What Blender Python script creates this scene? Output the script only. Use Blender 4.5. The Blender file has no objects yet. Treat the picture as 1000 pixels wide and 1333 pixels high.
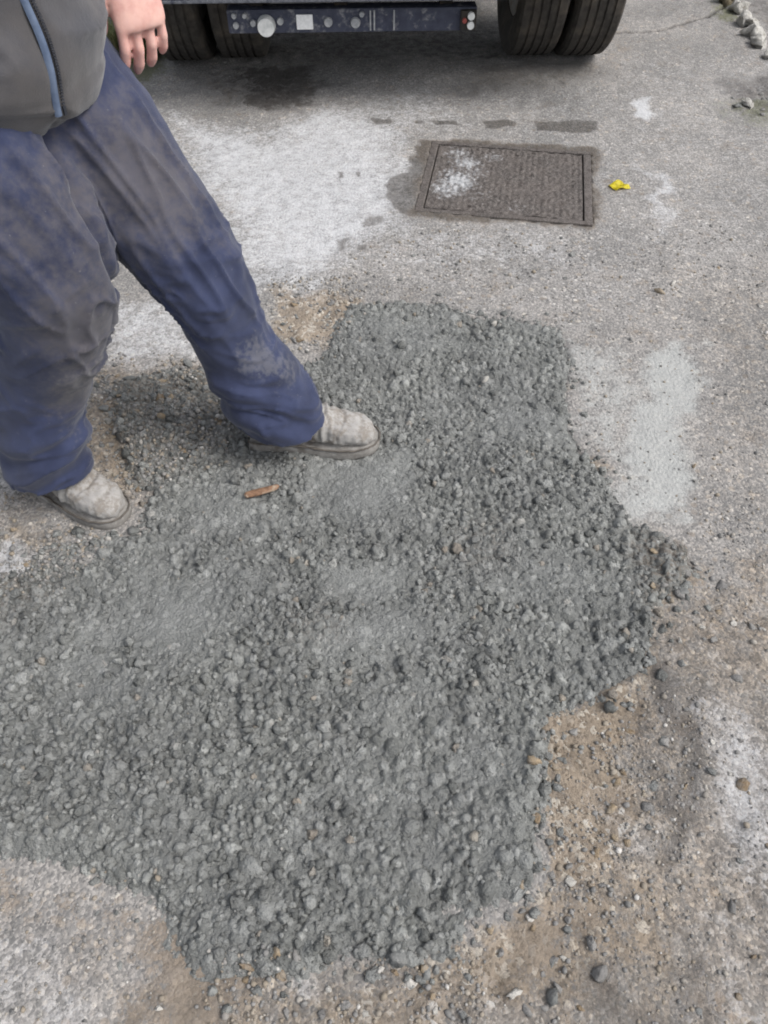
import bpy, bmesh, math, random
import numpy as np
from mathutils import Vector, Matrix
random.seed(7); rng = np.random.default_rng(7)
R_ = math.radians
sc = bpy.context.scene
C = sc.collection

# ------------------------------------------------------------------ camera, sky, sun, exposure
CAM_H, PITCH = 1.35, R_(50)
cam = bpy.data.objects.new('camera', bpy.data.cameras.new('camera')); C.objects.link(cam)
cam.location = (0, 0, CAM_H); cam.rotation_euler = (R_(90) - PITCH, 0, 0)
cam.data.sensor_fit = 'VERTICAL'; cam.data.lens = 26; cam.data.sensor_height = 26 * 1.333
cam.data.clip_start = 0.02; cam.data.clip_end = 3000
sc.camera = cam
world = bpy.data.worlds.new('World'); sc.world = world; world.use_nodes = True
wn = world.node_tree.nodes; wl = world.node_tree.links
sky = wn.new('ShaderNodeTexSky'); sky.sky_type = 'NISHITA'; sky.sun_disc = False
sky.sun_elevation = R_(52); sky.sun_rotation = R_(110); sky.dust_density = 3.0
hs = wn.new('ShaderNodeHueSaturation'); hs.inputs['Saturation'].default_value = 0.34     # overcast: grey cloud light
wl.new(sky.outputs[0], hs.inputs['Color']); wl.new(hs.outputs[0], wn['Background'].inputs[0])
wn['Background'].inputs[1].default_value = 0.10
sd = bpy.data.lights.new('sun', 'SUN'); sd.energy = 1.0; sd.angle = R_(28); sd.color = (1, 0.98, 0.955)
sun = bpy.data.objects.new('sun', sd); C.objects.link(sun)
_az, _el = R_(110), R_(52)
sun.rotation_euler = Vector((-math.sin(_az) * math.cos(_el), -math.cos(_az) * math.cos(_el), -math.sin(_el))).to_track_quat('-Z', 'Y').to_euler()
sc.view_settings.view_transform = 'Standard'; sc.view_settings.look = 'None'
sc.view_settings.exposure = 1.36; sc.view_settings.gamma = 1
sc.cycles.filter_width = 1.9

# ------------------------------------------------------------------ helpers
F_ = np.array([0, math.cos(PITCH), -math.sin(PITCH)]); U_ = np.array([0, math.sin(PITCH), math.cos(PITCH)])
def ray(px, py): return F_ + np.array([1., 0, 0]) * (px - 500) / 1000 - U_ * (py - 666.5) / 1000
def G(px, py, z=0.0):
    """photo pixel -> point of the place at height z"""
    d = ray(px, py); k = (z - CAM_H) / d[2]; return np.array([0, 0, CAM_H]) + d * k
def A(px, py, Y):
    """photo pixel -> point of the place at distance Y"""
    d = ray(px, py); return np.array([0, 0, CAM_H]) + d * (Y / d[1])

def _hash(ix, iy, iz, seed):
    h = (ix.astype(np.int64) * 374761393 + iy.astype(np.int64) * 668265263 + iz.astype(np.int64) * 2147483647 + seed * 974634911) & 0xFFFFFFFF
    h = ((h ^ (h >> 13)) * 1274126177) & 0xFFFFFFFF
    return ((h ^ (h >> 16)) & 0xFFFF) / 65535.0
def vnoise(x, y, z=None, seed=0):
    if z is None: z = np.zeros_like(x)
    ix, iy, iz = np.floor(x), np.floor(y), np.floor(z)
    fx, fy, fz = x - ix, y - iy, z - iz
    fx, fy, fz = [f * f * f * (f * (f * 6 - 15) + 10) for f in (fx, fy, fz)]
    o = 0
    for a in (0, 1):
        for b in (0, 1):
            for c in (0, 1):
                w = (fx if a else 1 - fx) * (fy if b else 1 - fy) * (fz if c else 1 - fz)
                o = o + w * _hash(ix + a, iy + b, iz + c, seed)
    return o * 2 - 1
def fbm(x, y, z=None, seed=0, octv=4):
    o = 0; a = 1.0; s = 1.0
    for i in range(octv):
        o = o + a * vnoise(x * s, y * s, None if z is None else z * s, seed + i); a *= .5; s *= 2.03
    return o
def sstep(a, b, x):
    t = np.clip((x - a) / (b - a), 0, 1); return t * t * (3 - 2 * t)
def poly_sd(P, x, y):
    """signed distance to a polygon (positive inside), metres"""
    d2 = np.full(x.shape, 1e9); ins = np.zeros(x.shape, bool); n = len(P)
    for i in range(n):
        ax, ay = P[i]; bx, by = P[(i + 1) % n]
        ex, ey = bx - ax, by - ay; wx, wy = x - ax, y - ay
        t = np.clip((wx * ex + wy * ey) / (ex * ex + ey * ey + 1e-12), 0, 1)
        d2 = np.minimum(d2, (wx - ex * t) ** 2 + (wy - ey * t) ** 2)
        c = ((ay > y) != (by > y)) & (x < (bx - ax) * (y - ay) / (by - ay + 1e-12) + ax)
        ins ^= c
    d = np.sqrt(d2); return np.where(ins, d, -d)
def gpoly(pts): return [tuple(G(*p)[:2]) for p in pts]

def mesh_np(name, V, Fc, smooth=True, attrs=None):
    """V (n,3), Fc (m,k) -> mesh"""
    V = np.asarray(V, np.float32); Fc = np.asarray(Fc, np.int32); k = Fc.shape[1]
    me = bpy.data.meshes.new(name)
    me.vertices.add(len(V)); me.vertices.foreach_set('co', V.ravel())
    me.loops.add(Fc.size); me.loops.foreach_set('vertex_index', Fc.ravel())
    me.polygons.add(len(Fc)); me.polygons.foreach_set('loop_start', np.arange(0, Fc.size, k, dtype=np.int32))
    me.polygons.foreach_set('loop_total', np.full(len(Fc), k, np.int32))
    me.polygons.foreach_set('use_smooth', np.full(len(Fc), smooth, bool))
    for n, a in (attrs or {}).items():
        at = me.attributes.new(n, 'FLOAT', 'POINT'); at.data.foreach_set('value', np.asarray(a, np.float32).ravel())
    me.update(calc_edges=True); me.validate()
    return me
def obj(name, me, m=None, parent=None, loc=None):
    o = bpy.data.objects.new(name, me); C.objects.link(o)
    if m is not None and me is not None and not me.materials: me.materials.append(m)
    if parent is not None: o.parent = parent
    if loc is not None: o.location = loc
    return o
def tag(o, label=None, cat=None, group=None, kind=None):
    for k, v in (('label', label), ('category', cat), ('group', group), ('kind', kind)):
        if v: o[k] = v
    return o
def empty(name, loc=(0, 0, 0), rz=0):
    o = bpy.data.objects.new(name, None); C.objects.link(o); o.location = loc; o.rotation_euler = (0, 0, rz); o.empty_display_size = .1
    return o
def bm_mesh(name, bm, smooth=False):
    me = bpy.data.meshes.new(name); bm.normal_update(); bm.to_mesh(me); bm.free()
    if smooth: me.polygons.foreach_set('use_smooth', np.ones(len(me.polygons), bool))
    return me
def box(bm, lo, hi, bev=0.0):
    lo, hi = Vector(lo), Vector(hi); c = (lo + hi) / 2; s = hi - lo
    r = bmesh.ops.create_cube(bm, size=1, matrix=Matrix.Translation(c) @ Matrix.Diagonal((s.x, s.y, s.z, 1)))
    if bev:
        es = list({e for v in r['verts'] for e in v.link_edges})
        bmesh.ops.bevel(bm, geom=es, offset=bev, segments=2, profile=.6, affect='EDGES')
def cyl(bm, p, q, r, n=20, r2=None):
    p, q = Vector(p), Vector(q); d = q - p
    bmesh.ops.create_cone(bm, cap_ends=True, segments=n, radius1=r, radius2=r if r2 is None else r2, depth=d.length,
                          matrix=Matrix.Translation((p + q) / 2) @ d.to_track_quat('Z', 'Y').to_matrix().to_4x4())
def box_mesh(name, lo, hi, bev=0):
    bm = bmesh.new(); box(bm, lo, hi, bev); return bm_mesh(name, bm)

# ------------------------------------------------------------------ materials
class Mat:
    def __init__(s, name):
        s.m = bpy.data.materials.new(name); s.m.use_nodes = True
        s.n = s.m.node_tree.nodes; s.l = s.m.node_tree.links
        s.b = s.n['Principled BSDF']; s.b.inputs['Specular IOR Level'].default_value = .35
        s.co = s.n.new('ShaderNodeTexCoord').outputs['Object']
    def put(s, sock, v):
        if hasattr(v, 'is_linked'): s.l.new(v, sock)
        elif isinstance(v, (tuple, list)): sock.default_value = tuple(v) + ((1,) if len(v) == 3 and len(sock.default_value) == 4 else ())
        else: sock.default_value = v
    def noise(s, scale, detail=4, rough=.6, co=None, dist=0):
        n = s.n.new('ShaderNodeTexNoise'); n.inputs['Scale'].default_value = scale; n.inputs['Detail'].default_value = detail
        n.inputs['Roughness'].default_value = rough; n.inputs['Distortion'].default_value = dist
        s.l.new(co or s.co, n.inputs['Vector']); return n.outputs['Fac']
    def voro(s, scale, co=None, feat='F1'):
        n = s.n.new('ShaderNodeTexVoronoi'); n.feature = feat; n.inputs['Scale'].default_value = scale
        s.l.new(co or s.co, n.inputs['Vector']); return n
    def math(s, op, a, b=0.0, c=None):
        n = s.n.new('ShaderNodeMath'); n.operation = op
        s.put(n.inputs[0], a); s.put(n.inputs[1], b)
        if c is not None: s.put(n.inputs[2], c)
        return n.outputs[0]
    def rng(s, v, a, b, c=0.0, d=1.0):
        n = s.n.new('ShaderNodeMapRange'); n.interpolation_type = 'SMOOTHSTEP'
        s.put(n.inputs['Value'], v)
        for k, x in zip(('From Min', 'From Max', 'To Min', 'To Max'), (a, b, c, d)): n.inputs[k].default_value = x
        return n.outputs['Result']
    def mix(s, f, a, b, mode='MIX'):
        n = s.n.new('ShaderNodeMix'); n.data_type = 'RGBA'; n.blend_type = mode
        s.put(n.inputs['Factor'], f); s.put(n.inputs[6], a); s.put(n.inputs[7], b); return n.outputs[2]
    def ramp(s, v, stops):
        n = s.n.new('ShaderNodeValToRGB'); e = n.color_ramp.elements
        while len(e) < len(stops): e.new(.5)
        for i, (p, c) in enumerate(stops): e[i].position = p; e[i].color = tuple(c) + (1,)
        s.l.new(v, n.inputs[0]); return n.outputs[0]
    def attr(s, name):
        n = s.n.new('ShaderNodeAttribute'); n.attribute_name = name; return n.outputs['Fac']
    def sep(s, col):
        n = s.n.new('ShaderNodeSeparateColor'); s.l.new(col, n.inputs[0]); return n.outputs
    def bump(s, h, strength=.5, dist=.004):
        n = s.n.new('ShaderNodeBump'); n.inputs['Strength'].default_value = strength; n.inputs['Distance'].default_value = dist
        s.l.new(h, n.inputs['Height']); s.l.new(n.outputs[0], s.b.inputs['Normal'])
    def out(s, col, rough=.9):
        s.put(s.b.inputs['Base Color'], col); s.put(s.b.inputs['Roughness'], rough); return s.m
def g3(v, t=(1, 1, 1)): return (v * t[0], v * t[1], v * t[2])

def mat_ground():
    M = Mat('worn_asphalt')
    v1 = M.voro(95); v2 = M.voro(230); v3 = M.voro(42)
    n1 = M.noise(2.2, 6, .6); n2 = M.noise(22, 5, .65); n3 = M.noise(240, 3, .6); n4 = M.noise(7, 5, .65)
    r1 = M.sep(v1.outputs['Color'])[0]; r2 = M.sep(v2.outputs['Color'])[1]; r3 = M.sep(v3.outputs['Color'])[2]
    a1 = M.ramp(r1, [(0, g3(.11)), (.45, (.19, .182, .175)), (.8, (.27, .257, .243)), (.94, (.34, .31, .275)), (1, (.50, .48, .45))])
    a2 = M.ramp(r2, [(0, g3(.10)), (.5, (.19, .184, .178)), (1, (.34, .325, .31))])
    base = M.mix(M.rng(v1.outputs['Distance'], .25, .55), a1, a2)
    base = M.mix(M.math('MULTIPLY', M.rng(r3, .86, .9), M.rng(v3.outputs['Distance'], .38, .3)), base, M.ramp(r1, [(0, (.13, .115, .10)), (.6, (.24, .21, .18)), (1, (.46, .43, .38))]))
    base = M.mix(1.0, M.mix(.32, base, (.185, .181, .178)), (1.10, 1.09, 1.07), 'MULTIPLY')
    base = M.mix(M.rng(n1, .3, .7), M.mix(1.0, base, g3(.80), 'MULTIPLY'), M.mix(1.0, base, (1.14, 1.12, 1.1), 'MULTIPLY'))
    base = M.mix(M.rng(n4, .55, .75), base, M.mix(1.0, base, (.88, .82, .76), 'MULTIPLY'))
    def lay(name, k2, k3, lo=.35, hi=.65):
        t = M.math('ADD', M.attr(name), M.math('MULTIPLY', M.math('SUBTRACT', n2, .5), k2))
        t = M.math('ADD', t, M.math('MULTIPLY', M.math('SUBTRACT', n3, .5), k3))
        t = M.math('ADD', t, M.math('MULTIPLY', M.math('SUBTRACT', r1, .5), .26)); t = M.math('ADD', t, M.math('MULTIPLY', M.math('SUBTRACT', r2, .5), .16))
        return M.rng(t, lo, hi)
    clay = M.mix(M.rng(n2, .35, .65), (.18, .140, .100), (.28, .225, .165))
    clay = M.mix(M.rng(r1, .75, .9), clay, (.40, .36, .30))
    clay = M.mix(M.rng(r2, .25, .1), clay, (.15, .115, .08))
    mudn = M.noise(26, 9, .78, None, .6); mudc = M.ramp(mudn, [(.30, (.075, .066, .058)), (.42, (.145, .128, .110)), (.50, (.215, .190, .160)), (.57, (.235, .226, .215)), (.66, (.30, .285, .262)), (.75, (.42, .405, .38))])
    base = M.mix(lay('mud', .8, .6, .2, .9), base, M.mix(.8, base, M.mix(1.0, mudc, (5.2, 5.2, 5.2), 'MULTIPLY'), 'MULTIPLY'))
    col = M.mix(M.math('MULTIPLY', lay('clay', 1.1, .8, .3, .9), .75), base, clay)
    brown = M.mix(n2, (.15, .118, .088), (.24, .20, .16))
    col = M.mix(M.math('MULTIPLY', lay('brown', .9, .8), .7), col, brown)
    col = M.mix(M.math('MULTIPLY', lay('soil', .9, .8), .75), col, M.mix(n3, (.06, .055, .052), (.115, .105, .097)))
    moss = M.mix(n3, (.05, .055, .025), (.12, .125, .05))
    col = M.mix(M.math('MULTIPLY', lay('moss', .9, .8), .7), col, moss)
    d = lay('dust', .75, .55, .2, 1.0)
    col = M.mix(M.math('MULTIPLY', d, .82), col, M.mix(n2, (.41, .412, .42), (.56, .562, .57)))
    s = lay('slurry', .9, .7, .2, 1.0)
    col = M.mix(M.math('MULTIPLY', s, .8), col, M.mix(n2, (.27, .275, .265), (.39, .395, .38)))
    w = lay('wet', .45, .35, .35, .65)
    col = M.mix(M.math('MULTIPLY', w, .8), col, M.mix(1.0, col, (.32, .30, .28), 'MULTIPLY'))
    o = lay('oil_shade', 1.8, .9, .3, 1.0)
    col = M.mix(M.math('MULTIPLY', o, .72), col, (.03, .025, .022))  # darkens the oil patch and the painted shade beneath the truck
    col = M.mix(M.attr('crack'), col, (.03, .027, .025))
    h = M.math('ADD', M.math('MULTIPLY', M.math('SUBTRACT', 1, v1.outputs['Distance']), .6), M.math('MULTIPLY', n3, .6))
    h = M.math('ADD', h, M.math('MULTIPLY', M.math('SUBTRACT', 1, v2.outputs['Distance']), .3))
    h = M.math('ADD', h, M.math('MULTIPLY', M.math('MULTIPLY', mudn, M.attr('mud')), 3.0))
    M.bump(h, .9, .0045)
    return M.out(col, M.math('SUBTRACT', .92, M.math('MULTIPLY', w, .25)))
def mat_concrete(name='fresh_concrete', per_obj=False, smear=True):
    M = Mat(name)
    if per_obj: t = M.n.new('ShaderNodeObjectInfo').outputs['Random']
    else: t = M.attr('tint')
    geo = M.n.new('ShaderNodeNewGeometry').outputs['Position']
    n1 = M.noise(5, 5, .6, geo); n2 = M.noise(90, 4, .65, geo); n3 = M.noise(420, 3, .7, geo)
    c = M.ramp(t, [(0, (.116, .119, .113)), (.5, (.186, .189, .181)), (.9, (.252, .255, .244)), (.96, (.30, .302, .29)), (.98, (.24, .21, .175)), (1, (.29, .265, .23))])
    c = M.mix(M.rng(n1, .35, .68), c, M.mix(1.0, c, (1.18, 1.18, 1.16), 'MULTIPLY'))
    c = M.mix(M.math('MULTIPLY', M.rng(n2, .45, .7), .5), c, M.mix(1.0, c, (.68, .69, .70), 'MULTIPLY'))
    c = M.mix(M.math('MULTIPLY', M.rng(n3, .55, .75), .5), c, (.30, .305, .295))
    if smear:
        c = M.mix(M.math('MULTIPLY', M.attr('smooth'), .45), c, M.mix(n2, (.20, .206, .20), (.28, .285, .275)))
        c = M.mix(M.math('MULTIPLY', M.attr('brown'), M.rng(n2, .4, .62, 0, .55)), c, (.17, .128, .092))
    vb = M.voro(210, geo); hb = M.math('ADD', M.math('ADD', n2, M.noise(190, 3, .6, geo)), M.math('MULTIPLY', n3, .6)); hb = M.math('ADD', hb, M.math('MULTIPLY', M.math('SUBTRACT', 1, vb.outputs['Distance']), .5))
    M.bump(hb, 1.0, .006)
    return M.out(c, .72)
def mat_plain(name, c1, c2, scale=30, rough=.7, bump=.2, metal=0.0, bdist=.002, c3=None, s3=6, k3=(.5, .7)):
    M = Mat(name); n = M.noise(scale, 5, .65); nn = M.noise(s3, 5, .65)
    c = M.mix(M.rng(n, .3, .7), c1, c2)
    if c3: c = M.mix(M.rng(nn, *k3), c, c3)
    M.bump(M.math('ADD', n, M.noise(scale * 6, 3)), bump, bdist); M.b.inputs['Metallic'].default_value = metal
    return M.out(c, rough)
def mat_stone(name, c1, c2):
    M = Mat(name); r = M.n.new('ShaderNodeObjectInfo').outputs['Random']
    geo = M.n.new('ShaderNodeNewGeometry').outputs['Position']; n = M.noise(70, 5, .65, geo); n2 = M.noise(330, 3, .6, geo)
    c = M.mix(r, c1, c2); c = M.mix(M.math('MULTIPLY', M.rng(n, .4, .7), .45), c, (.34, .33, .31)); c = M.mix(M.math('MULTIPLY', n2, .4), c, M.mix(1.0, c, g3(.5), 'MULTIPLY'))
    M.bump(M.math('ADD', n, n2), .9, .006); return M.out(c, .88)

# ------------------------------------------------------------------ ground: masks of stains, painted truck shade and dug-up areas (metres, on the ground plane)
PATCH = gpoly([(455, 396), (560, 398), (650, 412), (734, 423), (746, 470), (742, 520), (750, 585), (795, 622), (822, 685), (885, 712), (912, 752),
               (858, 798), (846, 872), (800, 910), (716, 944), (707, 1030), (701, 1140), (672, 1172), (618, 1192), (600, 1240), (540, 1262), (450, 1250),
               (400, 1275), (330, 1285), (250, 1262), (215, 1215), (190, 1172), (130, 1138), (60, 1116), (-60, 1100), (-190, 1060), (-230, 900), (-120, 770), (20, 745), (90, 700), (175, 690), (200, 640),
               (168, 640), (150, 570), (138, 500), (230, 478), (330, 500), (415, 470), (432, 425)])
HOLE = gpoly([(460, 402), (650, 416), (728, 427), (738, 470), (735, 560), (785, 630), (812, 700), (840, 800), (835, 865), (790, 900), (706, 936),
              (698, 1030), (692, 1130), (600, 1170), (520, 1190), (330, 1180), (230, 1150), (100, 1085), (-120, 1050), (-150, 850), (100, 740), (220, 680), (310, 600), (350, 520), (430, 460)])
STAINS_SHADE = dict(
    dust=[([(215, 150), (330, 175), (430, 140), (520, 165), (535, 230), (525, 290), (480, 330), (400, 372), (330, 385), (300, 300), (250, 240)], .22, .80),
          ([(130, 380), (230, 400), (290, 470), (200, 480), (140, 460)], .10, .6),
          ([(430, 140), (560, 110), (620, 150), (560, 185), (470, 190)], .2, .45),
          ([(500, 290), (760, 300), (740, 345), (600, 350), (480, 345)], .12, .40),
          ([(818, 132), (840, 130), (862, 148), (850, 154), (832, 146)], .05, 1.1),
          ([(838, 220), (870, 222), (880, 262), (862, 300), (852, 262)], .09, .75),
          ([(900, 900), (990, 960), (1060, 1040), (1060, 1140), (960, 1120), (905, 1040), (880, 980)], .14, .66),
          ([(900, 1120), (1060, 1160), (1060, 1400), (900, 1350), (880, 1230)], .12, .36),
          ([(740, 1030), (800, 1020), (850, 1090), (800, 1120), (740, 1080)], .05, .42),
          ([(0, 700), (50, 715), (40, 760), (-40, 770), (-60, 720)], .04, .7),
          ([(-80, 1200), (110, 1190), (190, 1260), (180, 1400), (-80, 1400)], .08, .42),
          ([(-80, 560), (20, 600), (40, 660), (-10, 700), (-80, 690)], .08, .45),
          ([(480, 1280), (640, 1270), (720, 1330), (600, 1400), (450, 1380)], .06, .38),
          ([(390, 1255), (430, 1250), (440, 1290), (405, 1300)], .03, .6),
          ([(800, 300), (1050, 300), (1050, 700), (920, 700), (880, 500)], .3, .24), ([(420, 85), (1050, 60), (1050, 420), (780, 430), (480, 385), (420, 250)], .3, .27)],
    slurry=[([(825, 470), (905, 462), (915, 500), (892, 560), (880, 690), (820, 690), (815, 620), (800, 600), (835, 540)], .08, 1.1),
            ([(740, 425), (800, 450), (830, 520), (800, 600), (755, 575), (750, 480)], .07, .6),
            ([(425, 745), (505, 735), (520, 765), (450, 780)], .03, .9)],
    wet=[([(488, 153), (512, 154), (514, 161), (490, 163)], .025, 1.05), ([(538, 157), (552, 157), (552, 163), (538, 163)], .02, .9), ([(565, 158), (588, 158), (588, 164), (566, 164)], .02, 1.1),
         ([(626, 157), (668, 157), (670, 166), (628, 167)], .025, 1.15), ([(696, 157), (776, 158), (778, 169), (700, 169)], .025, 1.15),
         ([(500, 238), (540, 205), (548, 215), (530, 285), (505, 270)], .03, .95), ([(545, 186), (776, 190), (778, 294), (528, 288)], .03, .7),
         ([(440, 224), (448, 224), (448, 231), (440, 231)], .015, .9), ([(466, 225), (473, 225), (473, 230), (466, 230)], .015, .9),
         ([(445, 310), (462, 306), (458, 330), (446, 332)], .02, .65), ([(472, 322), (486, 320), (486, 330), (474, 331)], .02, .65), ([(472, 289), (500, 287), (498, 296), (474, 297)], .02, .6),
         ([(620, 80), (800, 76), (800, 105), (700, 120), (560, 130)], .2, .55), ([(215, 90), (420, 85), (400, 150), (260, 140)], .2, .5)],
    oil_shade=[([(305, 92), (410, 80), (418, 118), (395, 140), (335, 135)], .08, 1.0), ([(230, 40), (660, 30), (660, 68), (560, 82), (300, 84)], .18, .6), ([(560, 76), (660, 70), (655, 78)], .03, .8)],  # oil patch, then shade under the truck painted into the ground colour
    clay=[([(352, 385), (420, 368), (462, 385), (440, 440), (385, 455), (355, 430)], .05, .95),
          ([(135, 490), (280, 480), (300, 560), (230, 620), (150, 640), (120, 560)], .08, .8),
          ([(706, 935), (800, 905), (840, 930), (800, 1000), (830, 1060), (740, 1160), (702, 1140)], .03, .95), ([(704, 940), (722, 938), (720, 1060), (714, 1145), (698, 1145)], .02, 1.3),
          ([(615, 1190), (700, 1150), (760, 1190), (700, 1260), (660, 1330), (480, 1340), (420, 1290), (600, 1250)], .06, .85),
          ([(700, 1160), (840, 1100), (880, 1250), (800, 1340), (680, 1330)], .08, .68),
          ([(850, 700), (915, 720), (905, 770), (860, 800), (850, 880), (820, 920), (790, 910), (830, 860)], .04, .75),
          ([(200, 1230), (300, 1230), (400, 1260), (330, 1380), (190, 1380)], .05, .40),
          ([(740, 600), (790, 605), (800, 625), (770, 625)], .03, .7),
          ([(-60, 760), (20, 760), (0, 860), (-60, 900)], .05, .7), ([(950, 800), (1060, 760), (1060, 900), (980, 900)], .1, .4),
          ([(840, 340), (1050, 380), (1050, 620), (930, 560), (900, 430)], .2, .34)],
    brown=[([(200, 1225), (290, 1230), (300, 1300), (260, 1380), (190, 1360)], .05, .85), ([(-80, 1112), (100, 1130), (200, 1190), (210, 1230), (100, 1210), (-80, 1200)], .05, .45),
           ([(640, 1200), (720, 1170), (780, 1220), (700, 1290)], .05, .6), ([(860, 700), (920, 740), (880, 800), (850, 780)], .03, .6), ([(150, 500), (260, 490), (280, 560), (180, 620)], .06, .6),
           ([(860, 920), (895, 915), (900, 945), (865, 950)], .02, .9), ([(545, 184), (780, 189), (782, 296), (526, 290)], .03, .6), ([(800, 20), (820, 60), (812, 110), (790, 120)], .1, .5)],
    soil=[([(840, 870), (890, 860), (905, 920), (880, 990), (890, 1080), (850, 1120), (860, 1000), (850, 940)], .05, .75), ([(890, 1180), (930, 1300), (890, 1340), (860, 1260)], .05, .6),
          ([(945, 100), (1060, 90), (1060, 165), (960, 150)], .12, .85), ([(770, 1270), (900, 1330), (850, 1400), (740, 1380)], .05, .55), ([(825, 700), (890, 712), (905, 745), (870, 740)], .02, .9),
          ([(130, 500), (210, 490), (260, 540), (180, 570)], .05, .55), ([(940, -20), (1000, 40), (1060, 60), (1060, -20)], .12, .6)],
    mud=[([(706, 930), (860, 790), (1060, 700), (1060, 1400), (560, 1400), (600, 1240), (700, 1150)], .08, .72), ([(190, 1225), (330, 1245), (600, 1255), (600, 1400), (190, 1400)], .06, .75), ([(110, 470), (300, 460), (340, 520), (200, 660), (100, 640)], .08, .8), ([(-80, 590), (40, 640), (90, 700), (20, 780), (-80, 780)], .06, .7), ([(830, 340), (1050, 330), (1050, 720), (930, 700), (900, 450)], .25, .42), ([(-80, 1110), (200, 1185), (200, 1400), (-80, 1400)], .06, .4)],
    moss=[([(120, 20), (205, 10), (225, 70), (195, 110), (150, 105)], .15, .9), ([(925, 130), (1060, 120), (1060, 165), (960, 165)], .12, .55), ([(930, -10), (950, -10), (960, 30), (940, 20)], .08, .8)],
)
CRACK = gpoly([(800, 43), (830, 42), (855, 40), (880, 33), (905, 26), (925, 20), (940, 12), (952, 2)])
def mask(name, x, y):
    o = np.zeros_like(x)
    nA = fbm(x * 9, y * 9, seed=31, octv=4); nB = fbm(x * 9, y * 9, seed=57, octv=4)
    for pts, feather, s in STAINS_SHADE[name]:
        k = min(.05, .012 + feather * .45); P = gpoly(pts); o = np.maximum(o, s * sstep(-feather, feather * .8, poly_sd(P, x + k * nA, y + k * nB)))
    return o
def hole_d(x, y):
    j = .008 * fbm(x * 22, y * 22, seed=3, octv=3); return poly_sd(HOLE, x + j, y - j)
def gz(x, y):
    x = np.atleast_1d(np.asarray(x, float)); y = np.atleast_1d(np.asarray(y, float))
    z = .007 * fbm(x * 1.7, y * 1.7, seed=1, octv=3) + .0022 * fbm(x * 24, y * 24, seed=9, octv=3)
    fade = sstep(6.5, 4.8, np.hypot(x, y - 2)); z = z * fade
    near = (np.abs(x) < 3) & (y > -1) & (y < 6)
    if near.any():
        xn, yn = x[near], y[near]
        rough = np.maximum(np.maximum(mask('clay', xn, yn), mask('soil', xn, yn)), mask('mud', xn, yn) * .8)
        zz = .0070 * rough * fbm(xn * 30, yn * 30, seed=21, octv=4)
        zz -= .055 * sstep(-.002, .03, hole_d(xn, yn))
        # the manhole chamber under the cover
        z[near] += zz
    return z
def gz1(x, y): return float(gz([x], [y])[0])

fine_x = np.arange(-2.55, 2.5501, .0105); fine_y = np.arange(-.35, 5.3, .0105)
ext = np.array([.03, .1, .3, .8, 2, 5, 12, 30, 80, 200, 500, 1200])
xs = np.concatenate([fine_x[0] - ext[::-1], fine_x, fine_x[-1] + ext]); ys = np.concatenate([fine_y[0] - ext[::-1], fine_y, fine_y[-1] + ext])
X, Y = np.meshgrid(xs, ys); x, y = X.ravel(), Y.ravel()
z = gz(x, y)
near = (np.abs(x) < 3) & (y > -1) & (y < 6)
attrs = {}
for k in STAINS_SHADE:
    a = np.zeros_like(x); a[near] = mask(k, x[near], y[near]); attrs[k] = a
cd = np.full_like(x, 9.)
jj = .012 * fbm(x * 14, y * 14, seed=77, octv=3)
for (ax, ay), (bx, by) in zip(CRACK[:-1], CRACK[1:]):
    ex, ey = bx - ax, by - ay; t = np.clip(((x - ax) * ex + (y - ay) * ey) / (ex * ex + ey * ey), 0, 1)
    cd = np.minimum(cd, np.hypot(x - ax - ex * t, y + jj - ay - ey * t))
crk = sstep(.016, .005, cd); attrs['crack'] = crk; z = z - .02 * crk
MH = [G(560, 189)[:2], G(775, 193)[:2], G(770, 290)[:2], G(533, 284)[:2]]
mhc = np.mean(MH, axis=0); mh_rot = R_(-9); MHW, MHD = .60, .53
lx = (x - mhc[0]) * math.cos(mh_rot) + (y - mhc[1]) * math.sin(mh_rot); ly = -(x - mhc[0]) * math.sin(mh_rot) + (y - mhc[1]) * math.cos(mh_rot)
z = np.where((np.abs(lx) < MHW / 2 - .006) & (np.abs(ly) < MHD / 2 - .006), z - .10, z)
nx = len(xs); ii = np.arange(len(xs) * len(ys)).reshape(len(ys), nx)
Fq = np.stack([ii[:-1, :-1], ii[:-1, 1:], ii[1:, 1:], ii[1:, :-1]], -1).reshape(-1, 4)
GROUND = mat_ground()
tag(obj('ground', mesh_np('ground', np.stack([x, y, z], -1), Fq, True, attrs), GROUND), kind='structure')

# ------------------------------------------------------------------ lump templates
def ico(sub):
    bm = bmesh.new(); bmesh.ops.create_icosphere(bm, subdivisions=sub, radius=1)
    V = np.array([v.co[:] for v in bm.verts]); Fc = np.array([[v.index for v in f.verts] for f in bm.faces]); bm.free(); return V, Fc
def lump_variants(sub, n, amp=.28, seed=0, flat=.0, freq=1.3):
    V, Fc = ico(sub); out = []
    for i in range(n):
        o = 17.3 * i + seed
        d = 1 + amp * fbm(V[:, 0] * freq + o, V[:, 1] * freq + o, V[:, 2] * freq, seed=seed + i, octv=3)
        W = V * d[:, None] * np.array([1, .75 + .25 * ((i * 7) % 5) / 4, .7 + .25 * ((i * 3) % 4) / 3])
        for k in range(3):        # chipped facets
            nrm = np.random.default_rng(seed * 100 + i * 10 + k).normal(size=3); nrm /= np.linalg.norm(nrm)
            h = W @ nrm; lim = .62; W = W - np.maximum(h - lim, 0)[:, None] * nrm * (.8 + flat)
        out.append(W)
    return out, Fc
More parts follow.
